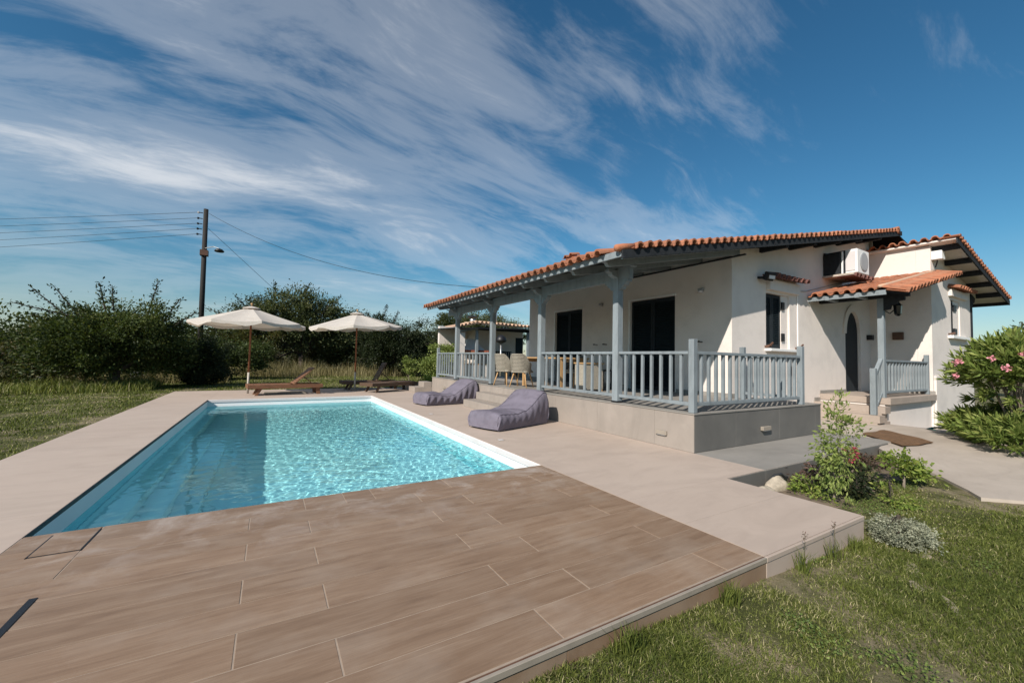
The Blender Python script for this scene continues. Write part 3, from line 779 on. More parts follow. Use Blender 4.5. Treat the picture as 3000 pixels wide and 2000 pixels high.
    MB().prism([(WXR+.161, 3.05), (WXR+.30, 3.08), (WXR+.38, 3.18), (WXR+.52, 3.22), (WXR+.60, 3.36), (WXR+.161, 3.46)], 'y', WY-.0, WY+.12).build('bracket', 'dark_timber', HOUSE)
    # --- skirtings
    for a, b in ((HY-.012, 5.97), (7.42, 9.17), (10.58, HYB)): MB().box(HX-.012, HX-.0005, a, b, FL+.001, FL+.085).build('skirting', 'skirting', HOUSE)
    MB().box(HX-.0115, HX+.13, HY-.012, HY-.0005, FL+.001, FL+.085).build('skirting', 'skirting', HOUSE)
    # --- roof: boards, rafters, fascia, tiles
    RY0, RY1 = 4.10, 12.45
    roof = MB().hexa([(4.27, RY0+.04, zr(4.27)-.05), (RX, RY0+.04, zr(RX)-.05), (RX, RY1, zr(RX)-.05), (4.27, RY1, zr(4.27)-.05), (4.27, RY0+.04, zr(4.27)-.012), (RX, RY0+.04, zr(RX)-.012), (RX, RY1, zr(RX)-.012), (4.27, RY1, zr(4.27)-.012)]).build('roof', 'dark_timber', HOUSE)
    MB().hexa([(RX+.001, RY0+.04, zb(RX)-.05), (20, RY0+.04, zb(20)-.05), (20, RY1, zb(20)-.05), (RX+.001, RY1, zb(RX)-.05), (RX+.001, RY0+.04, zb(RX)-.012), (20, RY0+.04, zb(20)-.012), (20, RY1, zb(20)-.012), (RX+.001, RY1, zb(RX)-.012)]).build('roof_board', 'dark_timber', roof)
    MB().box(4.235, 4.268, RY0+.04, RY1, 2.685, zr(4.25)-.005).build('fascia', 'blue_grey_paint', roof, bevel=.002)
    MB().hexa([(4.235, RY0+.002, zr(4.235)-.13), (RX+.3, RY0+.002, zr(RX+.3)-.13), (RX+.3, RY0+.038, zr(RX+.3)-.13), (4.235, RY0+.038, zr(4.235)-.13), (4.235, RY0+.002, zr(4.235)-.006), (RX+.3, RY0+.002, zr(RX+.3)-.006), (RX+.3, RY0+.038, zr(RX+.3)-.006), (4.235, RY0+.038, zr(4.235)-.006)]).build('barge_board', 'dark_timber', roof)
    MB().bar((4.28, RY0+.075, zr(4.28)-.125), (7.3, RY0+.075, zr(7.3)-.125), .03, .018).build('edge_strip', 'blue_grey_paint', roof)
    y = 4.57
    while y < RY1-.05:
        m = MB()
        def zz2(x, o): return zr(x)-.051-o
        prof = [(4.28, zz2(4.28, 0)), (4.28, zz2(4.28, .025)), (4.30, zz2(4.30, .05)), (4.335, zz2(4.335, .06)), (4.36, zz2(4.36, .085)), (4.38, zz2(4.38, .12)), (4.43, zz2(4.43, .13)), (HX+.02, zz2(HX+.02, .13)), (HX+.02, zz2(HX+.02, 0))]
        m.prism(prof, 'y', y-.035, y+.035).build('rafter', 'blue_grey_paint', roof); y += .795
    # purlin ends under the gable verge
    for x in (8.9, 10.1, 11.3, 12.5, 13.7): MB().box(x-.05, x+.05, RY0+.06, HY-.002, zr(x)-.17, zr(x)-.062).build('purlin', 'dark_timber', roof)
    MB().box(HX-.05, HX-.001, RY0+.30, HYB, 3.30, zr(HX-.05)-.184).build('wall_plate', 'dark_timber', roof)
    nz = Vector((-SL, 0, 1)).normalized()
    k = 0; y = RY0+.42
    while y < RY1-.05: put_tile(roof, (4.128, y, zr(4.128)+.004), (1, 0, SL), nz); y += .207
    x = 4.56
    while x < RX-.02: put_tile(roof, (x, RY0-.035, zr(x)+.008), (0, 1, 0), nz); x += .2055
    # corner ridge tile at the lower left end of the verge
    cm = MB().tube([(4.14, RY0+.06, zr(4.14)+.02), (4.16, RY0+.06, zr(4.16)+.03), (4.30, RY0+.06, zr(4.3)+.035), (4.52, RY0+.06, zr(4.52)+.035)], [.03, .052, .055, .05], 12)
    cm.build('ridge_tile', 'terracotta', roof, smooth=True)
    # ridge and verge capping run along the top of the slope
    y = RY0-.02; i = 0
    while y < RY1:
        MB().tube([(RX, y, zr(RX)+.03), (RX, y+.40, zr(RX)+.02)], [.105, .09], 10).build('ridge_tile', 'terracotta', roof, smooth=True); y += .37; i += 1
    field('tile_field', roof, 4.50, RX, RY0+.32, RY1, lambda x, y: zr(x))
    field('tile_field', roof, RX, 20.0, RY0+.1, RY1, lambda x, y: zb(x))
    # roof vent made of stacked tiles
    for dx, dy, dz in ((0, 0, 0), (.0, .30, 0), (.02, .15, .16), (.02, .42, .14)): put_tile(roof, (8.0+dx, 9.85+dy, zr(8)+.78+dz), (1, .1, SL), nz)
    MB().box(8.05, 8.35, 9.80, 10.35, zr(8)-.0, zr(8)+.80).build('vent_stack', 'mortar', roof)
    # --- back-slope roof over the wing
    wr0 = 2.92
    def zw(x): return 4.375-SL*(x-14.45)
    wroof = MB().hexa([(14.42, wr0+.03, zw(14.42)), (19.75, wr0+.03, zw(19.75)), (19.75, HY+1.4, zw(19.75)), (14.42, HY+1.4, zw(14.42)), (14.42, wr0+.03, zw(14.42)+.04), (19.75, wr0+.03, zw(19.75)+.04), (19.75, HY+1.4, zw(19.75)+.04), (14.42, HY+1.4, zw(14.42)+.04)]).build('roof', 'wall_white', HOUSE)
    nzb = Vector((SL, 0, 1)).normalized()
    MB().hexa([(14.42, wr0, zw(14.42)-.10), (19.76, wr0, zw(19.76)-.10), (19.76, wr0+.028, zw(19.76)-.10), (14.42, wr0+.028, zw(14.42)-.10), (14.42, wr0, zw(14.42)+.045), (19.76, wr0, zw(19.76)+.045), (19.76, wr0+.028, zw(19.76)+.045), (14.42, wr0+.028, zw(14.42)+.045)]).build('barge_board', 'dark_timber', wroof)
    MB().box(19.72, 19.765, wr0+.03, HY+1.4, zw(19.74)-.10, zw(19.74)+.02).build('fascia', 'dark_timber', wroof)
    for x in (14.72, 15.75, 16.75, 17.75, 18.75): MB().box(x-.06, x+.06, wr0+.03, WY-.001, zw(x)-.13, zw(x)-.001).build('purlin', 'dark_timber', wroof)
    x = 14.50
    while x < 19.75: put_tile(wroof, (x, wr0-.04, zw(x)+.062), (0, 1, 0), nzb); x += .2055
    y = wr0+.18
    while y < HY-.1: put_tile(wroof, (14.36, y, zw(14.36)+.062), (1, 0, -SL*.4), (0, 0, 1)); y += .207
    field('tile_field', wroof, 14.60, 19.9, wr0+.25, HY+1.4, lambda x, y: zw(x)+.06)
    # --- columns, head beam, brackets
    for yc in (4.91, 7.12, 9.33, 11.64):
        c = MB().box(VX+.01, VX+.13, yc-.06, yc+.06, FL+.001, 2.735).build('column', 'blue_grey_paint', HOUSE, bevel=.004)
        for s_ in (-1, 1):
            if yc == 4.91 and s_ == -1: pr_ = [(0, 0), (.20, 0), (.20, -.04), (.15, -.05), (.13, -.09), (.08, -.11), (.06, -.15), (0, -.16)]
            else: pr_ = [(0, 0), (.20, 0), (.20, -.04), (.15, -.05), (.13, -.09), (.08, -.11), (.06, -.15), (0, -.16)]
            MB().prism([(yc+s_*(.0605+a), 2.535+b) for a, b in pr_], 'x', VX+.02, VX+.12).build('bracket', 'blue_grey_paint', c)
        MB().prism([(VX+.009-a, 2.70+b) for a, b in ((0, 0), (.20, 0), (.20, -.04), (.14, -.05), (.12, -.09), (.06, -.11), (0, -.13))], 'y', yc-.05, yc+.05).build('bracket', 'blue_grey_paint', c)
        MB().box(VX+.005, VX+.135, yc-.065, yc+.065, FL+.0012, FL+.03).build('base', 'black_metal', c)
    MB().box(VX+.025, VX+.115, 4.62, 12.3, 2.5355, 2.72).build('head_beam', 'blue_grey_paint', HOUSE, bevel=.003)
    MB().box(VX+.01, VX+.13, 4.55, 12.35, 2.7205, zr(VX)-.182).build('top_plate', 'blue_grey_paint', HOUSE)
make_house()

# ------------------------------------------------------------------ railings
def railing(name, label, p0, p1, n, post0=None, post1=None, zf=FL, zt=.835, zb_=.115, ph=1.0, ps=.085):
    """balustrade along a straight line between two points at floor level"""
    p0 = Vector((*p0, zf)); p1 = Vector((*p1, zf)); d = (p1-p0).normalized()
    r = thing(name, label, 'railing', tuple((p0+p1)/2), 0.0, 'blue-grey timber railings')
    MB().bar(p0+Vector((0, 0, zt-.02)), p1+Vector((0, 0, zt-.02)), .075, .042).build('top_rail', 'blue_grey_paint', r, bevel=.004)
    MB().bar(p0+Vector((0, 0, zb_)), p1+Vector((0, 0, zb_)), .05, .05).build('bottom_rail', 'blue_grey_paint', r, bevel=.004)
    L = (p1-p0).length
    me = MB().box(-.02, .02, -.02, .02, zb_+.0255, zt-.0415).mesh('baluster', bevel=.003)
    for i in range(n):
        q = p0+d*L*(i+.75)/(n+.5)
        child_at('baluster', me, 'blue_grey_paint', r, Matrix.Translation(q) @ Matrix.Rotation(math.atan2(d.y, d.x), 4, 'Z'))
    for pp in (post0, post1):
        if pp:
            b = MB().box(pp[0]-ps/2, pp[0]+ps/2, pp[1]-ps/2, pp[1]+ps/2, zf+.001, zf+ph).build('post', 'blue_grey_paint', r, bevel=.005)
    return r
cx = VX+.07
railing('railing', 'front railing section with seven balusters ending at the near corner post', (cx, 3.56), (cx, 4.849), 7, post0=(cx-.01, 3.50))
railing('railing', 'front railing section between the second and nearest veranda columns', (cx, 4.971), (cx, 7.059), 10)
railing('railing', 'front railing section just beyond the steps, between two far columns', (cx, 9.391), (cx, 11.579), 9)
railing('railing', 'farthest front railing section ending in a short post', (cx, 11.701), (cx, 13.2), 7, post1=(cx, 13.25))
railing('railing', 'side railing of many close balusters between the corner post and end post', (5.0, 3.50), (7.80, 3.50), 16, post1=(7.89, 3.50))
railing('railing', 'short return railing running back to the window wall', (7.89, 3.56), (7.89, 4.44), 6, post1=(7.89, 4.50))

# ------------------------------------------------------------------ entrance porch
def make_porch():
    P = thing('porch', 'entrance porch with stone steps, small terracotta roof and blue-grey post', 'porch', (12.9, 4.0, 0))
    LX, LY = 11.5, 3.38      # landing front edge and side
    MB().box(LX+.02, WX-.002, LY+.10, HY-.002, -.6, FL-.15).box(11.22, LX+.018, LY+.10, HY-.002, -.35, FL*.64-.15).build('foundation', 'wall_white', P)
    MB().box(LX, WX-.0015, LY, HY-.0015, FL-.14, FL).build('landing', 'step_stone', P, bevel=.003)
    for x in (12.1, 12.7, 13.3, 13.9): MB().box(x-.0015, x+.0015, LY-.0006, LY+.004, FL-.139, FL-.002).build('joint', 'mortar', P)
    MB().box(11.20, LX-.001, LY, HY-.0015, .20, .345).build('step', 'step_stone', P, bevel=.003)
    MB().box(11.2, LX-.001, LY+.06, HY-.0015, .02, .1995).build('riser', 'step_stone', P)
    MB().box(10.90, 11.199, LY, HY-.0015, .02, .172).build('step', 'step_stone', P, bevel=.003)
    MB().box(10.90, 11.6, LY+.04, HY-.0016, -.3, .0195).build('riser', 'step_stone', P)
    MB().box(LX, 12.94, HY-.014, HY-.001, FL+.001, FL+.075).build('skirting', 'skirting', P)
    MB().box(11.2, LX-.001, HY-.014, HY-.001, .346, .43).build('skirting', 'skirting', P)
    MB().box(WX-.014, WX-.001, LY+.02, LY+.5, FL+.001, FL+.085).build('skirting', 'skirting', P)
    # post, beams, bracket
    px, py = 11.56, 3.53
    MB().box(px-.055, px+.055, py-.055, py+.055, FL+.001, 2.70).build('column', 'blue_grey_paint', P, bevel=.004)
    MB().box(px-.05, px+.05, 3.06, HY-.002, 2.701, 2.86).build('beam', 'dark_timber', P)
    MB().prism([(py-.0555-a, 2.70-b) for a, b in ((0, 0), (.34, 0), (.34, .07), (.24, .09), (.22, .15), (.12, .17), (.10, .25), (0, .27))], 'x', px-.045, px+.045).build('bracket', 'dark_timber', P)
    MB().prism([(px+.0555+a, 2.70-b) for a, b in ((0, 0), (.30, 0), (.30, .06), (.20, .08), (.10, .2), (0, .24))], 'y', py-.045, py+.045).build('bracket', 'dark_timber', P)
    MB().hexa([(px, py-.05, 2.862), (WX-.001, py-.05, 2.862+.2*(WX-px)), (WX-.001, py+.05, 2.862+.2*(WX-px)), (px, py+.05, 2.862), (px, py-.05, 2.94), (WX-.001, py-.05, 2.94+.2*(WX-px)), (WX-.001, py+.05, 2.94+.2*(WX-px)), (px, py+.05, 2.94)]).build('beam', 'dark_timber', P)
    # roof planes
    ex, hy, ay = 10.93, 3.36, 2.93
    def zp(x): return 2.80+.222*(x-ex)
    roof = MB().hexa([(ex+.05, hy, zp(ex+.05)-.03), (WX-.001, hy, zp(WX)-.03), (WX-.001, HY-.001, zp(WX)-.03), (ex+.05, HY-.001, zp(ex+.05)-.03), (ex+.05, hy, zp(ex+.05)), (WX-.001, hy, zp(WX)), (WX-.001, HY-.001, zp(WX)), (ex+.05, HY-.001, zp(ex+.05))]).build('roof', 'dark_timber', P)
    MB().hexa([(ex+.04, ay+.03, zp(ex)-.13), (14.72, ay+.03, zp(14.72)-.13), (14.72, hy-.001, zp(14.72)-.03), (ex+.04, hy-.001, zp(ex)-.03), (ex+.04, ay+.03, zp(ex)-.10), (14.72, ay+.03, zp(14.72)-.10), (14.72, hy-.001, zp(14.72)), (ex+.04, hy-.001, zp(ex))]).build('apron', 'dark_timber', roof)
    MB().box(ex+.02, ex+.049, hy-.10, HY-.002, 2.70, 2.80).build('fascia', 'blue_grey_paint', roof)
    for y in (3.75, 4.30): MB().box(ex-.0, ex+.5, y-.04, y+.04, 2.69, 2.769).build('rafter', 'blue_grey_paint', roof)
    n_ = Vector((-.222, 0, 1)).normalized(); na = Vector((-.222, -.25, 1)).normalized()
    y = hy+.12
    while y < HY-.05:
        for c in range(11): put_tile(roof, (ex-.06+.335*c, y, zp(ex-.06+.335*c)+.006+.012), (1, 0, .200), n_)
        y += .207
    x = ex+.12
    while x < 14.72:
        put_tile(roof, (x, ay-.03, zp(x)-.100), (0, 1, .25), na); x += .2055
    # smooth mortar-bedded cover of the apron and its mortar ridge
    MB().hexa([(ex+.02, ay+.02, zp(ex)-.045), (14.70, ay+.02, zp(14.70)-.045), (14.70, hy+.02, zp(14.7)+.075), (ex+.02, hy+.02, zp(ex)+.075), (ex+.02, ay+.02, zp(ex)-.030), (14.70, ay+.02, zp(14.70)-.030), (14.70, hy+.02, zp(14.7)+.09), (ex+.02, hy+.02, zp(ex)+.09)]).build('apron_cover', 'terracotta', roof)
    MB().tube([(ex+.0, hy, zp(ex)+.08)]+[(ex+.4*i, hy+.01*math.sin(i*2.1), zp(ex+.4*i)+.075) for i in range(1, 10)], .035, 7).build('mortar_ridge', 'terracotta_pale', roof, smooth=True)
    # railing of landing and of the stairs
    r = railing('railing', 'porch railing of close balusters on the landing beside the entrance', (px+.06, py), (14.40, py), 14, post1=(14.44, py), zt=.83)
    s = thing('railing', 'sloping stair railing with newel post at the porch steps', 'railing', (11.2, py, .3), 0, 'blue-grey timber railings')
    nx = 11.08
    MB().box(nx-.05, nx+.05, py-.05, py+.05, .173, 1.16).build('post', 'blue_grey_paint', s, bevel=.005)
    MB().bar((nx+.05, py, 1.02), (px-.056, py, FL+.84), .07, .05).build('top_rail', 'blue_grey_paint', s)
    MB().bar((nx+.05, py, .30), (px-.056, py, FL+.10), .05, .05).build('bottom_rail', 'blue_grey_paint', s)
    for t_ in (.25, .5, .75):
        x = nx+.05+(px-.106-nx)*t_
        MB().box(x-.018, x+.018, py-.018, py+.018, .32+.28*t_, 1.0+.32*t_).build('baluster', 'blue_grey_paint', s)
make_porch()

# ------------------------------------------------------------------ fixtures on the house
def make_fixtures():
    # air conditioner in its dark cage on a tiled bracket shelf
    a = thing('air_conditioner', 'white outdoor air conditioning unit on a tile shelf high on gable wall', 'air conditioner', (12.6, 4.4, 3.5))
    MB().box(11.98, 12.66, 4.08, 4.42, 3.44, 4.02).build('casing', 'white_paint', a, bevel=.012)
    MB().lathe([(.22, 0), (.23, .012), (.2, .02), (.05, .022), (.0, .022)], 20).build('fan_grille', 'grey_plastic', a).matrix_basis = Matrix.Translation((12.34, 4.078, 3.73)) @ Matrix.Rotation(math.pi/2, 4, 'X')
    MB().box(11.965, 11.979, 4.12, 4.38, 3.50, 3.96).build('side_panel', 'ceramic_white', a)
    MB().box(11.74, 11.76, 4.34, 4.68, 3.42, 3.92).box(11.92, 11.94, 4.30, 4.68, 3.42, 4.0).box(11.76, 11.92, 4.64, 4.68, 3.42, 3.98).build('cage', 'dark_timber', a)
    MB().box(11.82, 11.85, 4.31, 4.34, 3.42, 3.96).build('cage_bar', 'white_paint', a)
    MB().box(11.70, 12.80, 4.06, 4.688, 3.355, 3.40).build('shelf', 'mortar', a)
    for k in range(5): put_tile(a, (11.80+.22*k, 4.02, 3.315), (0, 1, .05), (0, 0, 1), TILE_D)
    # junction box on the wing
    j = thing('junction_box', 'small white utility box under the wing eave', 'utility box', (14.75, 3.4, 4.0))
    MB().box(14.60, 14.86, WY-.20, WY-.001, 3.98, 4.20).build('casing', 'white_paint', j, bevel=.008)
    MB().tube([(14.74, WY-.08, 3.98), (14.74, WY-.08, 3.93), (14.80, WY-.03, 3.80)], .014, 6).build('cable', 'black_metal', j)
    # floodlight beside the canopy
    f = thing('floodlight', 'small black floodlight on a bracket left of the window canopy', 'floodlight', (8.87, 4.6, 3.0))
    MB().bar((8.80, HY-.001, 3.02), (8.80, HY-.12, 3.0), .06, .05).build('bracket', 'black_metal', f)
    fr = MB().bar((8.78, HY-.16, 3.03), (9.0, HY-.20, 3.03), .10, .17, (0, -.5, .85)).build('housing', 'black_metal', f, bevel=.01)
    MB().bar((8.81, HY-.222, 3.028), (8.975, HY-.252, 3.028), .012, .12, (0, -.1, 1)).build('lens', 'ceramic_white', f)
    # cable conduit down the window side
    c = thing('conduit', 'thin white cable conduit running down beside the gable window', 'conduit', (10.42, HY, 2))
    MB().tube([(10.43, HY-.012, .2), (10.43, HY-.012, 2.90)], .011, 6).build('pipe', 'white_paint', c)
    MB().tube([(10.43, HY-.012, 2.90), (10.8, HY-.012, 2.93), (11.2, HY-.014, 3.02), (12.1, HY-.014, 3.22), (12.9, HY-.014, 3.40)], .010, 5).build('cable', 'grey_plastic', c)
    # veranda wall lights and shutter catches
    for i, (y, lb) in enumerate(((5.34, 'small white wall light right of the near louvred doors'), (8.37, 'small white wall light between the two louvred doors'))):
        l = thing('wall_light', lb, 'wall light', (HX, y, 2.77), 0, 'veranda wall lights')
        MB().box(HX-.08, HX-.001, y-.055, y+.055, 2.735, 2.775).build('cap', 'grey_plastic', l, bevel=.005)
        MB().lathe([(.05, 0), (.05, .05), (.03, .055)], 12, (HX-.055, y, 2.68)).build('shade', 'ceramic_white', l, smooth=True)
    for y, lb in ((5.335, 'black door stay on the wall behind the corner post'), (8.17, 'black door stay nearest the second column, of two'), (8.54, 'black door stay beside the far louvred doors')):
        o = MB().bar((HX-.001, y, 1.64), (HX-.12, y, 1.645), .018, .018).bar((HX-.12, y-.02, 1.645), (HX-.12, y+.035, 1.645), .03, .03).build('door_stay', 'black_metal')
        tag(o, lb, 'door stay', 'door stays on the veranda wall')
    # plinth lights
    for nm, b, lb in (('near', (VX-.035, VX-.001, 3.86, 4.04, .165, .225), 'rectangular step light on the pool-side face of the veranda'), ('side', (6.50, 6.72, VY0-.05, VY0-.001, .185, .245), 'rectangular step light on the shaded side face of the veranda'), ('far', (VX-.035, VX-.001, 12.35, 12.53, .19, .25), 'step light at the far end of the veranda plinth')):
        l = thing('step_light', lb, 'step light', ((b[0]+b[1])/2, (b[2]+b[3])/2, b[4]), 0, 'step lights on the veranda plinth')
        MB().box(*b).build('housing', 'pale_trim', l, bevel=.004)
        if nm == 'side': MB().box(b[0]+.02, b[1]-.02, b[2]+.004, b[3]-.01, b[4]-.006, b[4]-.0005).build('lens', 'grey_plastic', l)
        else: MB().box(b[0]+.006, b[1]-.008, b[2]+.02, b[3]-.02, b[4]-.006, b[4]-.0005).build('lens', 'grey_plastic', l)
    # recessed deck lights
    for x, y, lb in ((2.98, 5.28, 'flush pale deck light in front of the near beanbag'), (2.98, 8.3, 'flush pale deck light in front of the far beanbag')):
        l = thing('deck_light', lb, 'deck light', (x, y, 0), 0, 'flush deck lights')
        MB().box(x-.05, x+.05, y-.05, y+.05, -.01, .004).build('frame', 'pale_trim', l); MB().box(x-.035, x+.035, y-.035, y+.035, .0041, .007).build('lens', 'ceramic_white', l)
    # porch lamp, doorbell lamp, plaque
    l = thing('wall_lantern', 'black lantern bracket lamp hanging from the porch post bracket', 'lantern', (11.62, 3.35, 2.4))
    MB().tube([(11.60, 3.47, 2.42), (11.62, 3.40, 2.36), (11.64, 3.33, 2.44)], .012, 6).build('arm', 'black_metal', l)
    MB().lathe([(.03, 0), (.06, .04), (.075, .22), (.08, .23), (.03, .30), (.01, .33)], 6, (11.66, 3.28, 2.30)).build('lamp_body', 'dark_glass', l)
    l = thing('wall_lamp', 'small black up-down lamp beside the arched entrance door', 'wall lamp', (14.3, HY, 2.0))
    MB().box(14.28, 14.42, HY-.13, HY-.001, 1.93, 2.07).build('casing', 'black_metal', l, bevel=.01); MB().box(14.31, 14.39, HY-.11, HY-.03, 1.922, 1.9295).build('lens', 'ceramic_white', l)
    p = thing('plaque', 'dark rust-brown plaque on the side wall of the porch', 'plaque', (WX, 4.08, 2.03))
    MB().box(WX-.07, WX-.001, 3.98, 4.20, 1.93, 2.13).build('panel', 'rust_plate', p, bevel=.006); MB().box(WX-.085, WX-.0705, 4.0, 4.18, 2.06, 2.11).build('flap', 'rust_plate', p)
    # door mat and hose
    zmat = lambda x, y: -.012-.10*(1-float(smooth(1.2, 3.0, np.array(y))))*(1-float(smooth(8.5, 11, np.array(x))))
    vs = []; 
    cor = [(8.45, 2.35), (9.35, 2.22), (9.95, 3.02), (9.02, 3.04)]
    n = 14; fs = []
    for i in range(n+1):
        for k in range(n+1):
            u_, w_ = i/n, k/n
            x = (1-u_)*(1-w_)*cor[0][0]+u_*(1-w_)*cor[1][0]+u_*w_*cor[2][0]+(1-u_)*w_*cor[3][0]
            y = (1-u_)*(1-w_)*cor[0][1]+u_*(1-w_)*cor[1][1]+u_*w_*cor[2][1]+(1-u_)*w_*cor[3][1]
            vs.append((x+.02*math.sin(w_*7), y+.015*math.sin(u_*9), zmat(x, y)+.030+.006*math.sin(x*6+y*3)**2))
    for i in range(n):
        for k in range(n): q = i*(n+1)+k; fs.append((q, q+n+1, q+n+2, q+1))
    me = bpy.data.meshes.new('door_mat'); me.from_pydata(vs, [], fs); me.materials.append(MATS['mat_coir'])
    o = bpy.data.objects.new('door_mat', me); COL.objects.link(o); sm = o.modifiers.new('s', 'SOLIDIFY'); sm.thickness = .012
    tag(o, 'worn brown coir mat lying on the concrete in front of steps', 'mat')
    pts = [(11.55+.30*math.cos(t_*1.0)*(1+.12*math.sin(t_*.7)), 2.62+.20*math.sin(t_), -.035-.02*t_/20+.012*math.sin(t_*3)+.012) for t_ in np.linspace(0, 18, 70)]
    o = MB().tube(pts, .014, 6).build('garden_hose', 'hose_green', smooth=True); tag(o, 'coiled green garden hose on the path beside the oleander', 'hose')
    pts = [(4.78, 2.50, -.22), (4.83, 2.47, -.10), (4.90, 2.44, -.035), (5.0, 2.42, -.03), (5.07, 2.41, -.08), (5.10, 2.42, -.20)]
    o = MB().tube(pts, .016, 7).build('irrigation_hose', 'hose_black', smooth=True); tag(o, 'black irrigation hose arching over a boulder in the bed', 'hose')
make_fixtures()

# ------------------------------------------------------------------ parasols
def make_parasol(loc, top, rim, rad, label, tilt=(0, 0), rz=0.0):
    p = thing('parasol', label, 'parasol', loc, rz, 'cream parasols on wooden poles')
    n = 8; mb = MB(); apex = Vector((0, 0, top-.13))
    def rimpt(a, r, z): return Vector((r*math.cos(a), r*math.sin(a), z+tilt[0]*r*math.cos(a)+tilt[1]*r*math.sin(a)))
    rows = 7; cols = 6; grid = []
    for i in range(rows+1):
        f = .10+.90*i/rows; ring = []
        for s_ in range(n):
            a0 = 2*math.pi*s_/n+.2; a1 = 2*math.pi*(s_+1)/n+.2
            for c in range(cols):
                t_ = c/cols
                q0 = rimpt(a0, rad*f, top-.13-(top-.13-rim)*(f**.93)); q1 = rimpt(a1, rad*f, top-.13-(top-.13-rim)*(f**.93))
                q = q0.lerp(q1, t_); q.z -= .055*math.sin(math.pi*t_)*f; ring.append(q)
        grid.append(ring)
    k = n*cols
    for ring in grid: mb.v += [tuple(q) for q in ring]
    for i in range(rows):
        for j in range(k): mb.f.append((i*k+j, i*k+(j+1) % k, (i+1)*k+(j+1) % k, (i+1)*k+j))
    # valance: short flap hanging from the rim
    b = len(mb.v)
    for j, q in enumerate(grid[-1]):
        mb.v.append((q.x*1.005, q.y*1.005, q.z-.085-.02*math.sin(j*1.7)-.015*math.sin(j*.9+2)))
    for j in range(k): mb.f.append((rows*k+j, rows*k+(j+1) % k, b+(j+1) % k, b+j))
    cano = local('canopy', mb, 'canvas', p, smooth=False)
    cap = MB()
    cap.lathe([(.24, top-.175), (.22, top-.155), (.10, top-.115), (.03, top-.10), (.0, top-.10)], 16)
    local('vent_cap', cap, 'canvas', p)
    local('finial', MB().lathe([(.012, top-.10), (.016, top-.06), (.035, top-.04), (.03, top-.015), (.008, top)], 10), 'light_oak', p, smooth=True)
    local('pole', MB().tube([(0, 0, .62), (0, 0, top-.11)], .026, 12), 'pole_wood', p, smooth=True)
    local('pole_sleeve', MB().tube([(0, 0, .002), (0, 0, .63)], .030, 12), 'pole_grey', p, smooth=True)
    local('hub', MB().lathe([(.05, top-.32), (.055, top-.30), (.055, top-.24), (.04, top-.23)], 10), 'light_oak', p)
    for s_ in range(n):
        a = 2*math.pi*s_/n+.2; e = rimpt(a, rad*.99, rim-.012); m_ = rimpt(a, rad*.5, top-.13-(top-.13-rim)*(.5**.93)-.035)
        local('rib', MB().bar((.03*math.cos(a), .03*math.sin(a), top-.18), m_, .016, .022).bar(m_, e, .016, .02), 'light_oak', p)
        local('strut', MB().bar((.05*math.cos(a), .05*math.sin(a), top-.62), m_, .014, .018), 'light_oak', p)
    local('runner', MB().lathe([(.045, top-.66), (.05, top-.64), (.05, top-.58), (.04, top-.57)], 10), 'light_oak', p)
    return p
make_parasol((-.52, 14.55, 0), 2.72, 2.10, 1.52, 'larger cream parasol over the left sun lounger beside pool', (0, 0))
make_parasol((2.56, 14.85, 0), 2.80, 2.20, 1.50, 'cream parasol over the two right-hand sun loungers near the veranda', (.055, 0), .35)

# ------------------------------------------------------------------ sun loungers
def make_lounger(loc, rz, back, label, mat='teak'):
    """foot at -x, head at +x; back = backrest angle in degrees"""
    L, Wd, zt = 1.96, .62, .30
    l = thing('sun_lounger', label, 'sun lounger', loc, rz, 'slatted wooden sun loungers')
    for s_ in (-1, 1):
        local('side_rail', MB().box(-L/2, L/2, s_*Wd/2-.02, s_*Wd/2+.02, zt-.10, zt+.012), mat, l, bevel=.004)
    local('foot_rail', MB().box(-L/2, -L/2+.035, -Wd/2+.0205, Wd/2-.0205, zt-.095, zt+.008), mat, l, bevel=.003)
    local('head_rail', MB().box(L/2-.035, L/2, -Wd/2+.0205, Wd/2-.0205, zt-.095, zt+.008), mat, l, bevel=.003)
    for s_ in (-1, 1):
        y = s_*(Wd/2-.05)
        local('leg', MB().hexa([(-L/2+.17, y-.022, 0), (-L/2+.25, y-.022, 0), (-L/2+.25, y+.022, 0), (-L/2+.17, y+.022, 0), (-L/2+.32, y-.022, zt-.02), (-L/2+.42, y-.022, zt-.02), (-L/2+.42, y+.022, zt-.02), (-L/2+.32, y+.022, zt-.02)]), mat, l, bevel=.004)
        local('leg', MB().hexa([(L/2-.16, y-.022, .0), (L/2-.06, y-.022, .0), (L/2-.06, y+.022, .0), (L/2-.16, y+.022, .0), (L/2-.20, y-.022, zt-.02), (L/2-.08, y-.022, zt-.02), (L/2-.08, y+.022, zt-.02), (L/2-.20, y+.022, zt-.02)]), mat, l, bevel=.004)
    pv = .18; x = -L/2+.06
    sl = MB().box(0, .058, -Wd/2+.025, Wd/2-.025, zt-.012, zt+.006).mesh('slat', bevel=.002)
    while x < pv-.05:
        o = local('slat', sl, mat, l); o.location = (x, 0, 0); x += .070
    a = R(back)
    br = local('backrest', MB().box(0, .74, -Wd/2+.024, -Wd/2+.06, -.016, .012).box(0, .74, Wd/2-.06, Wd/2-.024, -.016, .012).box(.70, .74, -Wd/2+.061, Wd/2-.061, -.015, .011), mat, l, bevel=.002)
    br.location = (pv, 0, zt+.004); br.rotation_euler = (0, -a, 0)
    sm = MB().box(0, .058, -Wd/2+.03, Wd/2-.03, .0125, .026).mesh('slat', bevel=.002)
    for i in range(10):
        o = local('slat', sm, mat, br); o.location = (.01+.071*i, 0, 0)
    if back > 5: local('prop', MB().bar((pv+.40*math.cos(a), 0, zt+.40*math.sin(a)-.02), (pv+.62, 0, zt-.06), .03, .03), mat, l)
    return l
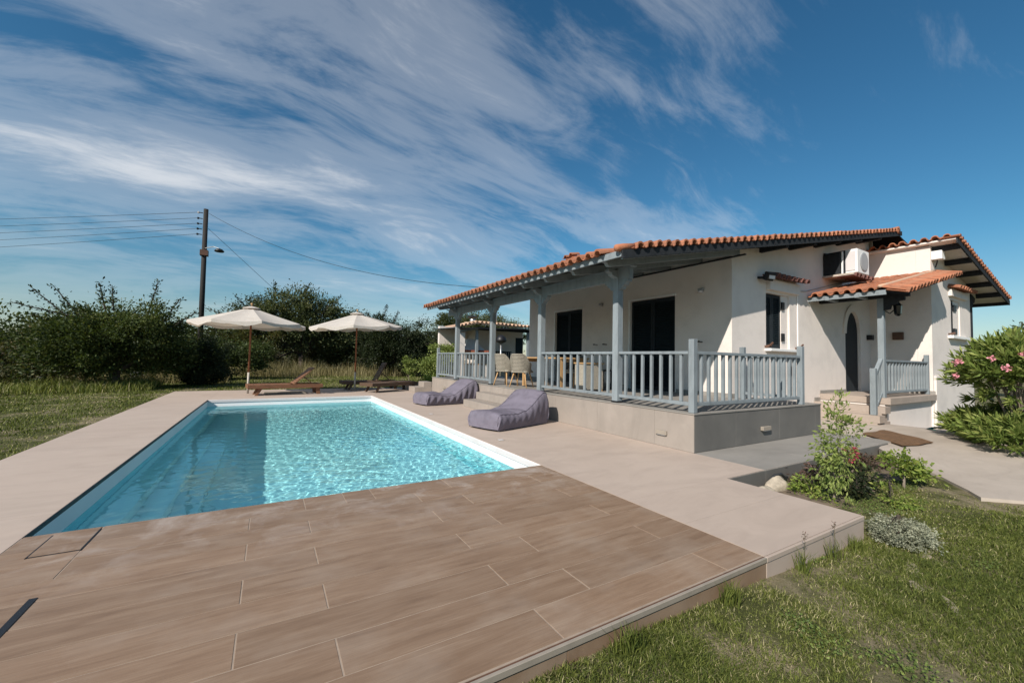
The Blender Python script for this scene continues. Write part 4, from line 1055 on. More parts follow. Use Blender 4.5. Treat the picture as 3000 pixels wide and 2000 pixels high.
make_lounger((.44, 14.02, 0), R(7), 42, 'reddish wooden sun lounger with raised back under the left parasol')
make_lounger((3.15, 15.35, 0), R(2), 62, 'dark sun lounger with steep raised backrest behind the flat one', 'teak_dark')
make_lounger((3.62, 14.32, 0), R(26), 0, 'flat sun lounger nearest the veranda, half in sunlight', 'teak_dark')
# small paving slabs under the left lounger
for i, (x0, y0, x1, y1) in enumerate(((-.10, 13.95, 1.05, 14.20), (-.10, 14.45, 1.0, 14.68))):
    o = MB().box(x0, x1, y0, y1, .002, .035).build('paving_slab', 'pale_trim', bevel=.006)
    tag(o, ('pale slab under the left lounger, nearer the pool', 'pale slab under the left lounger, nearer the lawn')[i], 'slab', 'slabs under the lounger')

# ------------------------------------------------------------------ beanbag loungers
def make_beanbag(loc, rz, label, sx=1.0, slump=0.0, seed=1):
    """soft L-shaped lounger: profile along +x (foot at 0), width along y; piped seams; cloth creases"""
    b = thing('beanbag_lounger', label, 'beanbag', loc, rz, 'grey-mauve beanbag loungers')
    prof = [(0, .02), (0, .14), (.005, .25), (.05, .285), (.25, .275), (.42, .262), (.58, .27), (.74, .300), (.90, .375), (1.04, .475), (1.15, .550), (1.22, .590), (1.30, .600), (1.345, .565), (1.36, .48), (1.37, .33), (1.375, .16), (1.37, .02)]
    Wd = .68; ny = 25; rg = np.random.default_rng(seed)
    # resample profile
    P = np.array(prof); seg = np.linalg.norm(np.diff(P, axis=0), axis=1); cum = np.concatenate([[0], np.cumsum(seg)])
    m = 120; tt = np.linspace(0, cum[-1], m); px = np.interp(tt, cum, P[:, 0]); pz = np.interp(tt, cum, P[:, 1])
    ker = np.ones(5)/5
    px = np.convolve(np.pad(px, 2, 'edge'), ker, 'valid'); pz = np.convolve(np.pad(pz, 2, 'edge'), ker, 'valid')
    cxm, czm = .70, .12
    tx = np.gradient(px); tz = np.gradient(pz); ln = np.hypot(tx, tz)+1e-9; nx_, nz_ = -tz/ln, tx/ln
    verts = np.zeros((m, ny, 3))
    # top sheet across the width (puffs in the middle, sinks at seams)
    for j in range(ny):
        v_ = -1+2*j/(ny-1); puff = .03*(1-abs(v_)**2.5)-.012*max(0, abs(v_)-.9)*10
        cre = .009*np.sin(tt*26+v_*3+rg.uniform(0, 1))*np.exp(-((px-.62)/.16)**2) + slump*.035*np.exp(-((px-.38)/.13)**2)*np.sin(v_*4+1)
        cre += .004*np.sin(tt*60+v_*9)*np.exp(-(np.abs(v_)-1)**2*30)
        verts[:, j, 0] = px+nx_*(puff+cre); verts[:, j, 1] = v_*Wd/2; verts[:, j, 2] = np.maximum(pz+nz_*(puff+cre), .012)
    # slump: drop the middle of the far bag
    if slump: verts[:, :, 2] -= slump*.05*np.exp(-((verts[:, :, 0]-.62)/.18)**2)*(pz[:, None] > .1)
    nv = m*ny; vv = verts.reshape(-1, 3)
    i, j = np.meshgrid(np.arange(m-1), np.arange(ny-1), indexing='ij'); i = i.ravel(); j = j.ravel()
    q = [np.stack([i*ny+j, i*ny+j+1, (i+1)*ny+j+1, (i+1)*ny+j], 1)]
    # side panels: rings shrinking to the centre line, bulging outwards
    allv = [vv]; off = nv
    for s_, jj in ((-1, 0), (1, ny-1)):
        edge = verts[:, jj, :]; prev = np.arange(m)*ny+jj
        base = np.stack([edge[:, 0], edge[:, 1], np.full(m, .012)], 1)
        for k_ in range(1, 9):
            f = k_/8
            tgt = edge.copy(); tgt[:, 2] = edge[:, 2]*(1-f)+.012*f
            bx_ = .048*math.sin(math.pi*min(1, f*1.0)**.7)
            wr = .006*np.sin(edge[:, 0]*38+f*5)*math.sin(math.pi*f)*(1+slump*1.8)
            tgt[:, 1] = edge[:, 1]+s_*(bx_+wr)*np.clip(edge[:, 2]/.25, 0, 1)
            allv.append(tgt); cur = off+np.arange(m); off += m
            a_ = np.arange(m-1)
            quad = np.stack([prev[a_], prev[a_+1], cur[a_+1], cur[a_]], 1)
            q.append(quad if s_ < 0 else quad[:, ::-1]); prev = cur
    me = fast_mesh('cushion', np.concatenate(allv), quads=np.concatenate(q), smooth=True)
    me.materials.append(MATS['beanbag'])
    bm = bmesh.new(); bm.from_mesh(me); bmesh.ops.recalc_face_normals(bm, faces=bm.faces); bm.to_mesh(me); bm.free()
    o = bpy.data.objects.new('cushion', me); COL.objects.link(o); o.parent = b
    # piped seams along both sides, and the vertical foot corners
    for jj in (0, ny-1):
        pts = [tuple(verts[k_, jj, :]+np.array([nx_[k_]*.004, 0, nz_[k_]*.004])) for k_ in range(4, m-3, 3)]
        s2 = MB().tube(pts, .0065, 6).mesh('piping', smooth=True); s2.materials.append(MATS['beanbag'])
        so = bpy.data.objects.new('piping', s2); COL.objects.link(so); so.parent = b
    b.scale = (sx, 1, 1)
    return b
make_beanbag((3.13, 6.18, .002), R(18), 'plump grey-mauve beanbag lounger nearest the camera beside steps', 1.0, 0, 1)
make_beanbag((3.27, 9.98, .002), R(10), 'crumpled grey-mauve beanbag lounger farther along the poolside', 1.13, 1.0, 4)

# ------------------------------------------------------------------ veranda furniture
def make_chair(loc, rz, label):
    c = thing('wicker_chair', label, 'chair', loc, rz, 'wicker armchairs on the veranda')
    # shell: curved woven back wrapping round the seat, as open horseshoe in plan; front faces +x
    n = 22; rows = 10; vs = []; fs = []
    for r_ in range(rows+1):
        f = r_/rows
        for i in range(n+1):
            a = math.pi*.5+math.pi*i/n            # left side, round the back, right side
            ext = abs(i/n-.5)*2                   # 0 at the back, 1 at arms
            z0_ = .40; ztop = .86-.24*smooth(.35, .95, np.array(ext)); z = z0_+(float(ztop)-z0_)*f
            ra = .245+.05*f*(1-ext*.4); rb = .265+.035*f
            vs.append((rb*math.cos(a)*1.0-.02-.06*f*(1-ext), ra*math.sin(a), z))
    for r_ in range(rows):
        for i in range(n): q = r_*(n+1)+i; fs.append((q, q+1, q+n+2, q+n+1))
    me = bpy.data.meshes.new('shell'); me.from_pydata(vs, [], fs); me.materials.append(MATS['wicker_core'])
    o = bpy.data.objects.new('shell', me); COL.objects.link(o); o.parent = c; sm = o.modifiers.new('s', 'SOLIDIFY'); sm.thickness = .022; sm.offset = 0
    # woven strands: horizontal bands standing proud of the shell
    wv = MB()
    for r_ in range(0, 14):
        f = r_/13; pts = []
        for i in range(0, n+1):
            a = math.pi*.5+math.pi*i/n; ext = abs(i/n-.5)*2; ztop = .86-.24*float(smooth(.35, .95, np.array(ext)))
            ra = .245+.05*f*(1-ext*.4)+.012+(.005 if (i+r_) % 2 else 0); rb = .265+.035*f+.012+(.005 if (i+r_) % 2 else 0)
            pts.append((rb*math.cos(a)-.02-.06*f*(1-ext), ra*math.sin(a), .40+(ztop-.40)*f))
        wv.tube(pts, .0125, 5)
    stuff(local('weave', wv, 'wicker', c))
    local('seat', MB().prism([(-.24, -.20), (-.18, -.24), (.24, -.25), (.28, -.20), (.28, .20), (.24, .25), (-.18, .24), (-.24, .20)], 'z', .38, .43), 'wicker', c, bevel=.012)
    local('cushion', MB().prism([(-.20, -.18), (.25, -.21), (.25, .21), (-.20, .18)], 'z', .431, .475), 'canvas', c, bevel=.015)
    for sx_, sy in ((-1, -1), (-1, 1), (1, -1), (1, 1)):
        local('leg', MB().tube([(sx_*.17, sy*.16, .385), (sx_*.26, sy*.25, .0)], [.022, .014], 8), 'light_oak', c, smooth=True)
    c.scale = (.88, .88, .92)
    return c
make_chair((5.30, 8.42, FL), R(35), 'wicker tub chair nearer the column at the steps')
make_chair((5.24, 9.08, FL), R(20), 'wicker tub chair farther left, facing the veranda table')
make_chair((6.75, 8.2, FL), R(185), 'wicker tub chair on the wall side of the veranda table')
def make_table():
    t_ = thing('dining_table', 'wooden veranda dining table behind the wicker chairs', 'table', (6.05, 8.15, FL))
    local('table_top', MB().box(-.42, .42, -.85, .85, .70, .735), 'light_oak', t_, bevel=.006)
    for x, y in ((-.36, -.78), (.36, -.78), (-.36, .78), (.36, .78)): local('leg', MB().box(x-.03, x+.03, y-.03, y+.03, 0, .6995), 'light_oak', t_)
    local('apron', MB().box(-.36, .36, -.76, -.735, .62, .6995).box(-.36, .36, .735, .76, .62, .6995), 'light_oak', t_)
    k = thing('jar', 'small pale jar standing on the veranda dining table', 'jar', (5.95, 8.6, FL+.736))
    local('body', MB().lathe([(.05, 0), (.06, .02), (.06, .10), (.04, .12)], 12), 'ceramic_white', k, smooth=True); local('lid', MB().lathe([(.042, .121), (.045, .13), (.02, .145)], 12), 'light_oak', k)
    s_ = thing('side_chair', 'dark chair with a patterned throw near the far louvred doors', 'chair', (6.9, 7.15, FL), R(160))
    for x, y in ((-.2, -.2), (.2, -.2), (-.2, .2), (.2, .2)): local('leg', MB().box(x-.02, x+.02, y-.02, y+.02, 0, .43), 'dark_timber', s_)
    local('seat', MB().box(-.23, .23, -.23, .23, .431, .465), 'dark_timber', s_, bevel=.008)
    local('backrest', MB().box(-.23, -.20, -.22, .22, .466, .90), 'dark_timber', s_, bevel=.008)
    local('throw', MB().box(-.245, -.185, -.17, .15, .30, .925), 'rust_plate', s_, bevel=.012)
    b = thing('storage_cabinet', 'woven rattan storage cabinet against the veranda table end', 'cabinet', (6.15, 6.95, FL))
    local('body', MB().box(-.28, .28, -.16, .16, .04, .60), 'wicker', b, bevel=.01); local('lid', MB().box(-.30, .30, -.18, .18, .601, .63), 'light_oak', b, bevel=.005)
    for x, y in ((-.25, -.13), (.25, -.13), (-.25, .13), (.25, .13)): local('foot', MB().box(x-.02, x+.02, y-.02, y+.02, 0, .0395), 'light_oak', b)
make_table()
pb = thing('planter_box', 'low dark grey planter box beyond the far veranda steps', 'planter', (4.6, 14.7, 0))
local('box', MB().box(-.30, .30, -.14, .14, .02, .24), 'grey_plastic', pb, bevel=.01); local('soil', MB().box(-.27, .27, -.11, .11, .2405, .25), 'soil', pb)

# ------------------------------------------------------------------ barbecue hut beyond the veranda
def make_hut():
    Y0, Y1, X0, X1 = 18.4, 21.2, 7.9, 12.6
    h = thing('barbecue_hut', 'white barbecue shelter with tiled roof and metal flues beyond veranda', 'shelter', (10, 19.8, 0))
    MB().box(X0-.02, X0+.34, Y0, Y0+.32, -.1, 2.44).build('pillar', 'wall_white', h)
    MB().box(X0-.02, X1, Y1-.2, Y1, -.1, 2.9).build('wall', 'wall_white', h);
    MB().box(9.6, X1, Y1-1.2, Y1-.201, -.1, 2.75).build('wall', 'wall_white', h)
    MB().box(X0+.95, X0+1.07, Y0, Y0+.12, -.1, 2.62).build('post', 'blue_grey_paint', h)
    MB().box(11.9, 12.02, Y0, Y0+.12, -.1, 2.62).build('post', 'blue_grey_paint', h)
    MB().bar((X0-.05, Y0+.05, 2.49), (X0+1.05, Y0+.05, 2.69), .12, .10).build('beam', 'blue_grey_paint', h)
    MB().box(X0+1.06, X1, Y0, Y0+.12, 2.62, 2.78).build('beam', 'dark_timber', h)
    # hipped roof: left slope and front slope
    ap = (8.95, 3.08); roof = MB().hexa([(X0-.25, Y0-.3, 2.62), (X1+.4, Y0-.3, 2.80), (X1+.4, Y1+.2, 3.05), (X0-.25, Y1+.2, 2.72), (X0-.25, Y0-.3, 2.66), (X1+.4, Y0-.3, 2.84), (X1+.4, Y1+.2, 3.10), (X0-.25, Y1+.2, 2.76)]).build('roof', 'dark_timber', h)
    MB().hexa([(X0-.25, Y0-.30, 2.665), (8.98, Y0-.30, 2.93), (8.98, Y0+1.2, 3.06), (X0-.25, Y0+1.2, 2.76), (X0-.25, Y0-.3, 2.70), (8.98, Y0-.3, 2.965), (8.98, Y0+1.2, 3.10), (X0-.25, Y0+1.2, 2.80)]).build('slope', 'terracotta_pale', roof)
    MB().hexa([(8.981, Y0-.28, 2.85), (X1+.4, Y0-.28, 2.845), (X1+.4, Y0+1.8, 3.11), (8.981, Y0+1.8, 3.11), (8.981, Y0-.28, 2.93), (X1+.4, Y0-.28, 2.88), (X1+.4, Y0+1.8, 3.15), (8.981, Y0+1.8, 3.15)]).build('slope', 'terracotta_pale', roof)
    x = 8.98
    while x < X1+.4: put_tile(roof, (x, Y0-.36, 2.955-.018*(x-8.98)), (0, 1, .12), (0, -.12, 1), TILE_P); x += .23
    for i in range(6): put_tile(roof, (7.72+.2*i, Y0-.34, 2.70+.052*i), (0, 1, .1), (-.2, 0, 1), TILE_P)
    # grill: brick mantel and white hood
    MB().box(X0+.36, X0+1.75, Y0+.25, Y0+1.3, .0, .85).build('grill_base', 'wall_white', h)
    m_ = MB().box(X0+.35, X0+1.8, Y0+.2, Y0+1.3, 1.475, 1.50).build('mantel', 'light_oak', h)
    for i in range(11):
        MB().box(X0+.36+.13*i, X0+.475+.13*i, Y0+.20, Y0+.32, 1.5015, 1.60).build('brick', 'brick', m_)
    MB().hexa([(X0+.42, Y0+.33, 1.502), (X0+1.72, Y0+.33, 1.502), (X0+1.72, Y0+1.29, 1.502), (X0+.42, Y0+1.29, 1.502), (X0+.86, Y0+.75, 2.18), (X0+1.16, Y0+.75, 2.18), (X0+1.16, Y0+1.2, 2.18), (X0+.86, Y0+1.2, 2.18)]).build('hood', 'wall_white', h)
    MB().box(X0+.36, X0+1.75, Y0+.3, Y0+1.29, .86, .90).build('worktop', 'light_oak', h)
    f = MB().tube([(8.86, Y0+.5, 2.98), (8.86, Y0+.5, 3.22)], .14, 14).build('flue', 'steel', h, smooth=True)
    MB().lathe([(.26, 0), (.27, .03), (.10, .09), (.0, .10)], 14, (8.86, Y0+.5, 3.27)).build('cowl', 'black_metal', f)
    f = MB().tube([(10.1, Y0+.3, 2.9), (10.1, Y0+.3, 3.74)], .055, 10).build('flue', 'steel', h, smooth=True)
    MB().lathe([(.16, 0), (.17, .03), (.02, .06)], 12, (10.1, Y0+.3, 3.75)).build('cowl', 'grey_plastic', f)
    MB().box(11.55, 12.0, Y0+.6, Y0+.66, .0, 2.35).build('door', 'shutter', h)
    b = thing('garden_bench', 'dark slatted bench inside the barbecue shelter', 'bench', (10.9, 19.4, 0))
    for k in range(8): local('slat', MB().box(-.5+.135*k, -.42+.135*k, -.02, .02, .9, 1.55), 'dark_timber', b)
    local('rail', MB().box(-.55, .6, -.03, .03, 1.551, 1.60).box(-.55, .6, -.03, .03, .84, .8995), 'dark_timber', b); local('seat', MB().box(-.55, .6, -.5, .02, .78, .8395), 'dark_timber', b)
    for x, y in ((-.5, -.45), (.55, -.45), (-.5, -.02), (.55, -.02)): local('leg', MB().box(x-.03, x+.03, y-.03, y+.03, -.05, .7795), 'dark_timber', b)
    l = thing('patio_heater', 'dark domed patio heater on a pale pole behind veranda steps', 'patio heater', (9.6, 17.2, 0))
    local('pole', MB().tube([(0, 0, .0), (0, 0, 2.0)], .035, 10), 'steel', l, smooth=True); local('dome', MB().lathe([(.10, 1.95), (.26, 2.02), (.27, 2.10), (.22, 2.24), (.08, 2.34), (.0, 2.35)], 16), 'black_metal', l, smooth=True)
    local('base', MB().lathe([(.24, -.02), (.24, .05), (.08, .12), (.05, .14)], 14), 'black_metal', l)
make_hut()

# ------------------------------------------------------------------ utility pole and wires
def sag(p, q, s, n=18):
    p = Vector(p); q = Vector(q); return [tuple(p.lerp(q, i/n)-Vector((0, 0, s*4*(i/n)*(1-i/n)))) for i in range(n+1)]
def make_pole():
    Y = 28.0
    p = thing('utility_pole', 'dark wooden utility pole with street lamp behind the left parasol', 'utility pole', (-3.36, Y, 0))
    MB().tube([(-3.30, Y, -.3), (-3.36, Y, 9.16)], [.135, .11], 12).build('shaft', 'creosote', p, smooth=True)
    zs = [8.92, 8.60, 8.30, 8.01, 7.71]
    for i, z in enumerate(zs):
        x = -3.36
        MB().bar((x-.13, Y, z), (x-.30, Y, z), .04, .04).build('bracket', 'black_metal', p)
        MB().lathe([(.03, 0), (.055, .02), (.035, .05), (.055, .08), (.02, .11)], 10, (x-.33, Y, z-.055)).build('insulator', 'ceramic_white' if i == 0 else 'black_metal', p)
        q = (-23.5, 45.0, (9.34, 8.81, 8.29, 7.73, 7.16)[i])
        w = MB().tube(sag((x-.35, Y, z), q, .06), .011, 5).build('power_line', 'black_metal'); tag(w, ('topmost', 'second from top', 'middle', 'fourth from top', 'lowest')[i]+' of five overhead wires running left from the pole', 'wire', 'overhead wires left of the pole')
    w = MB().tube(sag((-3.22, Y, 8.95), (8.6, 11.9, 3.75), 1.1, 24), .010, 5).build('service_cable', 'black_metal'); tag(w, 'service cable sagging from the pole to the house roof', 'wire')
    w = MB().tube([(-3.22, Y, 8.1), (.9, Y+.2, 4.3)], .010, 5).build('guy_wire', 'black_metal'); tag(w, 'straight guy wire slanting from the pole down into trees', 'wire')
    MB().tube([(-3.3, Y-.1, 6.95), (-2.9, Y-.35, 7.05), (-2.65, Y-.5, 6.95)], .02, 6).build('lamp_arm', 'steel', p)
    MB().lathe([(.0, 0), (.20, .01), (.24, .06), (.15, .16), (.04, .20)], 16, (-2.62, Y-.5, 6.75)).build('lamp_shade', 'black_metal', p, smooth=True)
    MB().box(-3.52, -3.16, Y-.2, Y+.2, 6.55, 6.85).build('clamp', 'rust_plate', p)
make_pole()

# brick stub and marker in the far grass
bk = thing('brick_wall', 'low red brick stub wall in dry grass under the olive tree', 'brick wall', (5.4, 33.5, .1))
for r_ in range(6):
    for c in range(6 if r_ < 5 else 3):
        local('brick', MB().box(-.75+.25*c+(.12 if r_ % 2 else 0), -.52+.25*c+(.12 if r_ % 2 else 0), -.1, .1, .09*r_, .09*r_+.078), 'brick', bk)
local('core', MB().box(-.7, .7, -.085, .085, 0, .44), 'mortar', bk); local('slab', MB().box(-.2, 1.5, -.2, .2, .56, .62), 'mortar', bk)
mk = thing('marker_stake', 'thin white stake with a small white pot in the wild grass', 'stake', (-4.5, 22.6, 0))
local('stake', MB().tube([(0, 0, -.1), (.02, 0, .95)], .02, 6), 'white_paint', mk); local('pot', MB().lathe([(.08, 0), (.14, .12), (.15, .3), (.12, .34)], 10, (-.28, 0, 0)), 'white_paint', mk)

# ------------------------------------------------------------------ trees and shrubs
def crown_points(ells, nclump, per, spread, rng, shell=.55):
    cs = []; wt = np.array([e[3]*e[4]*e[5] for e in ells]); wt = wt/wt.sum()
    for e, w_ in zip(ells, wt):
        k = max(3, int(nclump*w_)); d = unit(rng.normal(size=(k, 3))); r_ = (shell+(1-shell)*rng.random(k))[:, None]
        c = np.array(e[:3])+d*r_*np.array(e[3:6])*(1+.16*rng.normal(size=(k, 1))); cs.append(c)
    c = np.concatenate(cs); sp = spread*(.5+rng.random(len(c)))
    pts = np.repeat(c, per, 0)+rng.normal(size=(len(c)*per, 3))*np.repeat(sp, per)[:, None]*np.array([1, 1, .72])
    ctr = np.array([np.mean([e[k] for e in ells]) for k in range(3)])
    tint = np.repeat(rng.random(len(c)), per)*.55+.5*rng.random(len(pts))
    return pts, unit(pts-ctr+rng.normal(size=pts.shape)*.9*np.mean(ells[0][3:6])), np.clip(tint, 0, 1), c
def make_tree(name, label, cat, base, ells, nclump, per, leaf, spread, mat, trunk_r=.10, bark='bark', seed=1, twigs=(), group=None, limbs=7, wide=.42):
    rng = np.random.default_rng(seed); bx, by = base; bz = float(ground_z(bx, by))-.05
    t_ = thing(name, label, cat, (bx, by, bz), 0, group)
    if leaf > .059 and by > 10: nclump = int(nclump*.72); per = int(per*4.2); leaf = leaf*1.0; spread = spread*1.12; wide = .5
    pts, dr, tint, cl = crown_points(ells, nclump, per, spread, rng, .38 if by > 10 else .5)
    pts[:, 2] = np.maximum(pts[:, 2], bz+.08)
    tw_b = []; 
    for (p0, p1, nl) in twigs:      # leafy shoots that stick out of the crown
        p0 = np.array(p0); p1 = np.array(p1); f = np.linspace(.25, 1, nl)
        q = p0+(p1-p0)*f[:, None]+rng.normal(size=(nl, 3))*.05; q[:, 2] -= .12*f*(1-f)
        pts = np.concatenate([pts, q]); dr = np.concatenate([dr, unit((p1-p0)[None]+rng.normal(size=(nl, 3))*.8*np.linalg.norm(p1-p0))]); tint = np.concatenate([tint, .3*rng.random(nl)])
    ln = leaf*(.6+.8*rng.random(len(pts)))
    me = leaves_mesh('crown', pts, dr, ln, ln*wide, tint, rng=rng); me.materials.append(MATS[mat])
    o = bpy.data.objects.new('crown', me); COL.objects.link(o); o.parent = t_; o.matrix_parent_inverse = WM[t_.name].inverted()
    mb = MB(); top = np.mean([e[:3] for e in ells], 0)
    fork = Vector((bx+.1*(top[0]-bx), by+.1*(top[1]-by), bz+max(.25, (top[2]-bz)*.42)))
    mb.tube([(bx, by, bz), (bx+.02, by, bz+.12), tuple(fork)], [trunk_r*1.35, trunk_r, trunk_r*.8], 9)
    idx = rng.choice(len(cl), min(limbs*3, len(cl)), replace=False)
    for k, i in enumerate(idx):
        q = Vector(cl[i]); m_ = fork.lerp(q, .5)+Vector((0, 0, .10*(q-fork).length)); r0 = trunk_r*(.55 if k < limbs else .25)
        mb.tube([tuple(fork), tuple(m_), tuple(q)], [r0, r0*.6, r0*.15], 6, cap=False)
    for (p0, p1, nl) in twigs: mb.tube([p0, tuple((np.array(p0)+np.array(p1))/2), p1], [.025, .018, .008], 5, cap=False)
    mb.build('trunk', bark, t_, smooth=True)
    return t_

make_tree('scrub_tree', 'tall straggly scrub tree left of the utility pole with bare-tipped shoots', 'tree', (-4.25, 17.9),
          [(-4.6, 17.9, 1.75, 1.35, 1.2, 1.05), (-3.6, 18.1, 1.8, 1.1, 1.0, .95), (-5.3, 17.8, 1.3, 1.2, 1.1, .9), (-3.0, 18.2, 1.15, .8, .9, .8), (-4.5, 17.9, .95, 1.3, 1.0, .45)], 330, 46, .085, .17, 'leaf_scrub', .11, seed=21,
          twigs=[((-5.2, 17.8, 2.2), (-6.55, 17.6, 2.55), 60), ((-5.3, 17.8, 2.1), (-6.2, 17.7, 3.05), 60), ((-5.1, 17.8, 2.2), (-5.75, 17.7, 3.15), 70), ((-4.6, 17.9, 2.5), (-4.75, 17.8, 3.35), 90), ((-4.4, 17.9, 2.5), (-4.45, 17.8, 3.3), 60), ((-3.6, 18.1, 2.4), (-3.35, 18, 3.62), 110), ((-3.2, 18.2, 2.2), (-2.75, 18, 3.05), 80), ((-3.0, 18.2, 2.0), (-2.25, 18, 2.65), 70), ((-5.2, 17.8, 1.9), (-6.1, 17.6, 2.2), 60)])
make_tree('hedge', 'brownish rounded thicket at the left edge of the lawn', 'hedge', (-8.2, 19.6),
          [(-8.6, 19.6, .75, 2.0, 1.3, .80), (-6.6, 19.8, .95, 1.5, 1.2, .95), (-11.5, 19.2, .4, 2.4, 1.4, .75), (-7.4, 19.4, .3, 3.4, 1.2, .45)], 330, 44, .085, .18, 'leaf_hedge', .08, seed=22)
make_tree('hedge', 'low dark thicket between scrub tree and utility pole', 'hedge', (-3.3, 22.6),
          [(-3.6, 22.6, .6, 1.6, 1.0, .75), (-2.4, 22.9, .95, 1.2, 1.0, .8), (-1.1, 23.3, 1.1, 1.3, 1.0, .9), (-4.8, 22.8, 1.0, 1.3, 1.0, .9)], 220, 40, .095, .19, 'leaf_scrub', .08, seed=23)
make_tree('round_bush', 'dense dark round bush on the lawn left of the parasol', 'bush', (-2.12, 19.0),
          [(-2.12, 19.0, .95, .88, .85, .95), (-2.12, 19.0, .45, .80, .8, .5)], 190, 56, .06, .11, 'leaf_dark', .07, seed=24, wide=.5)
make_tree('olive_tree', 'broad olive tree rising behind both parasols', 'tree', (1.75, 29.0),
          [(1.3, 29, 3.7, 2.3, 1.8, 1.6), (-.9, 29.2, 3.2, 1.5, 1.4, 1.1), (3.2, 29.2, 3.4, 1.6, 1.5, 1.3), (1.2, 29.0, 2.6, 2.9, 1.9, .9), (-1.6, 29, 2.5, 1.3, 1.2, .8), (3.8, 29, 2.3, 1.3, 1.2, .9)], 380, 46, .125, .24, 'leaf_olive', .17, seed=25, limbs=9,
          twigs=[((-1.6, 29, 3.2), (-3.3, 28.8, 3.75), 70), ((-1.2, 29, 3.8), (-1.9, 28.9, 4.6), 60), ((.2, 29, 4.6), (.1, 28.9, 5.6), 60), ((1.6, 29, 4.8), (2.0, 28.9, 5.75), 70), ((3.2, 29, 4.2), (3.9, 29, 5.1), 70), ((4.0, 29, 3.6), (4.9, 29, 4.2), 70)])
make_tree('thicket', 'brown-green thicket under the olive crown behind the left lounger', 'thicket', (-.6, 27.0),
          [(-.8, 27.2, 1.2, 1.6, 1.0, 1.1), (1.3, 32.5, 1.5, 2.2, 1.2, 1.3), (3.6, 33, 1.3, 2.0, 1.2, 1.1), (-2.3, 27.5, 1.6, 1.3, 1.0, 1.2)], 260, 38, .115, .22, 'leaf_hedge', .08, seed=26)
make_tree('evergreen_tree', 'dark evergreen tree right of the second parasol', 'tree', (6.6, 25.2),
          [(6.4, 25.2, 2.0, 1.5, 1.3, 1.6), (7.8, 25.4, 2.1, 1.3, 1.3, 1.4), (5.3, 25.3, 2.5, 1.1, 1.0, 1.3), (6.8, 25.2, 1.0, 2.2, 1.3, .9)], 320, 50, .10, .2, 'leaf_dark', .14, seed=27,
          twigs=[((5.8, 25.2, 3.2), (6.0, 25.1, 4.25), 90), ((5.2, 25.2, 3.0), (4.9, 25.1, 3.75), 70), ((6.4, 25.2, 3.1), (6.7, 25.1, 3.9), 80)])
make_tree('olive_tree', 'paler olive tree behind the evergreen near the umbrella', 'tree', (5.0, 31.5),
          [(5.2, 31.5, 2.7, 2.0, 1.5, 1.5), (7.2, 31.5, 2.6, 1.6, 1.4, 1.4), (4.6, 31.5, 1.4, 2.0, 1.4, 1.0)], 240, 40, .13, .24, 'leaf_olive', .13, seed=28)
make_tree('shrub', 'light green flowering shrub left of the barbecue shelter', 'shrub', (8.3, 20.5),
          [(8.0, 20.5, 1.15, .75, .7, .95), (7.5, 20.4, .7, .7, .7, .7)], 120, 44, .085, .14, 'leaf_citrus', .06, seed=29)
make_tree('hedge', 'dark hedge between the evergreen and the barbecue shelter', 'hedge', (9.4, 27),
          [(9.2, 27, 1.3, 1.6, 1.0, 1.4), (11.3, 27.2, 1.6, 1.6, 1.0, 1.6)], 170, 42, .11, .2, 'leaf_scrub', .09, seed=30)
make_tree('pine_tree', 'bushy green tree behind the barbecue shelter roof', 'tree', (13.0, 28),
          [(13.2, 28, 3.6, 1.3, 1.2, 1.5), (14.9, 28.2, 3.4, 1.1, 1.1, 1.2), (11.4, 28, 3.1, 1.3, 1.1, 1.2), (17.0, 28.5, 3.3, 1.2, 1.1, 1.1), (14, 28, 2.2, 3.0, 1.4, 1.1)], 300, 46, .12, .22, 'leaf_olive', .16, seed=31,
          twigs=[((13.2, 28, 4.6), (13.3, 28, 5.6), 90), ((12.6, 28, 4.4), (12.5, 28, 5.0), 60)])
make_tree('sapling', 'slim young sapling on the lawn behind the flat lounger', 'sapling', (5.55, 18.6),
          [(5.55, 18.6, .80, .26, .26, .48), (5.72, 18.6, .60, .24, .22, .22)], 44, 16, .07, .06, 'leaf_citrus', .014, 'bark_pale', seed=32)
make_tree('low_shrub', 'small leafy shrub in the grass beside the planter box', 'shrub', (5.75, 16.7),
          [(5.75, 16.7, .20, .30, .28, .20)], 26, 16, .075, .06, 'leaf_lime', .014, seed=33)
make_tree('thicket', 'distant dark woodland edge behind the left scrub tree', 'thicket', (-14, 30),
          [(-14, 30, 1.3, 4, 2, 1.5), (-8.5, 31, 1.7, 3.5, 2, 1.7), (-20, 29, .9, 4, 2, 1.3), (-5, 33, 1.5, 2.5, 1.8, 1.5)], 320, 36, .17, .32, 'leaf_scrub', .12, seed=34)
make_tree('thicket', 'distant woodland edge between the olive trees and shelter', 'thicket', (9, 42),
          [(4, 42, 1.4, 4, 2, 1.5), (10, 42, 1.6, 4, 2, 1.7), (16, 42, 2.0, 4, 2, 2.2), (-2, 42, 1.5, 3, 2, 1.5)], 280, 34, .2, .36, 'leaf_scrub', .12, seed=35)
make_tree('cypress', 'hazy treetop at the right edge beyond the oleander', 'tree', (36, 3.4),
          [(36, 3.1, 3.3, .9, 1.3, 1.6), (36.2, 4.6, 2.9, .9, .9, 1.1)], 110, 40, .17, .26, 'leaf_olive', .14, seed=36)

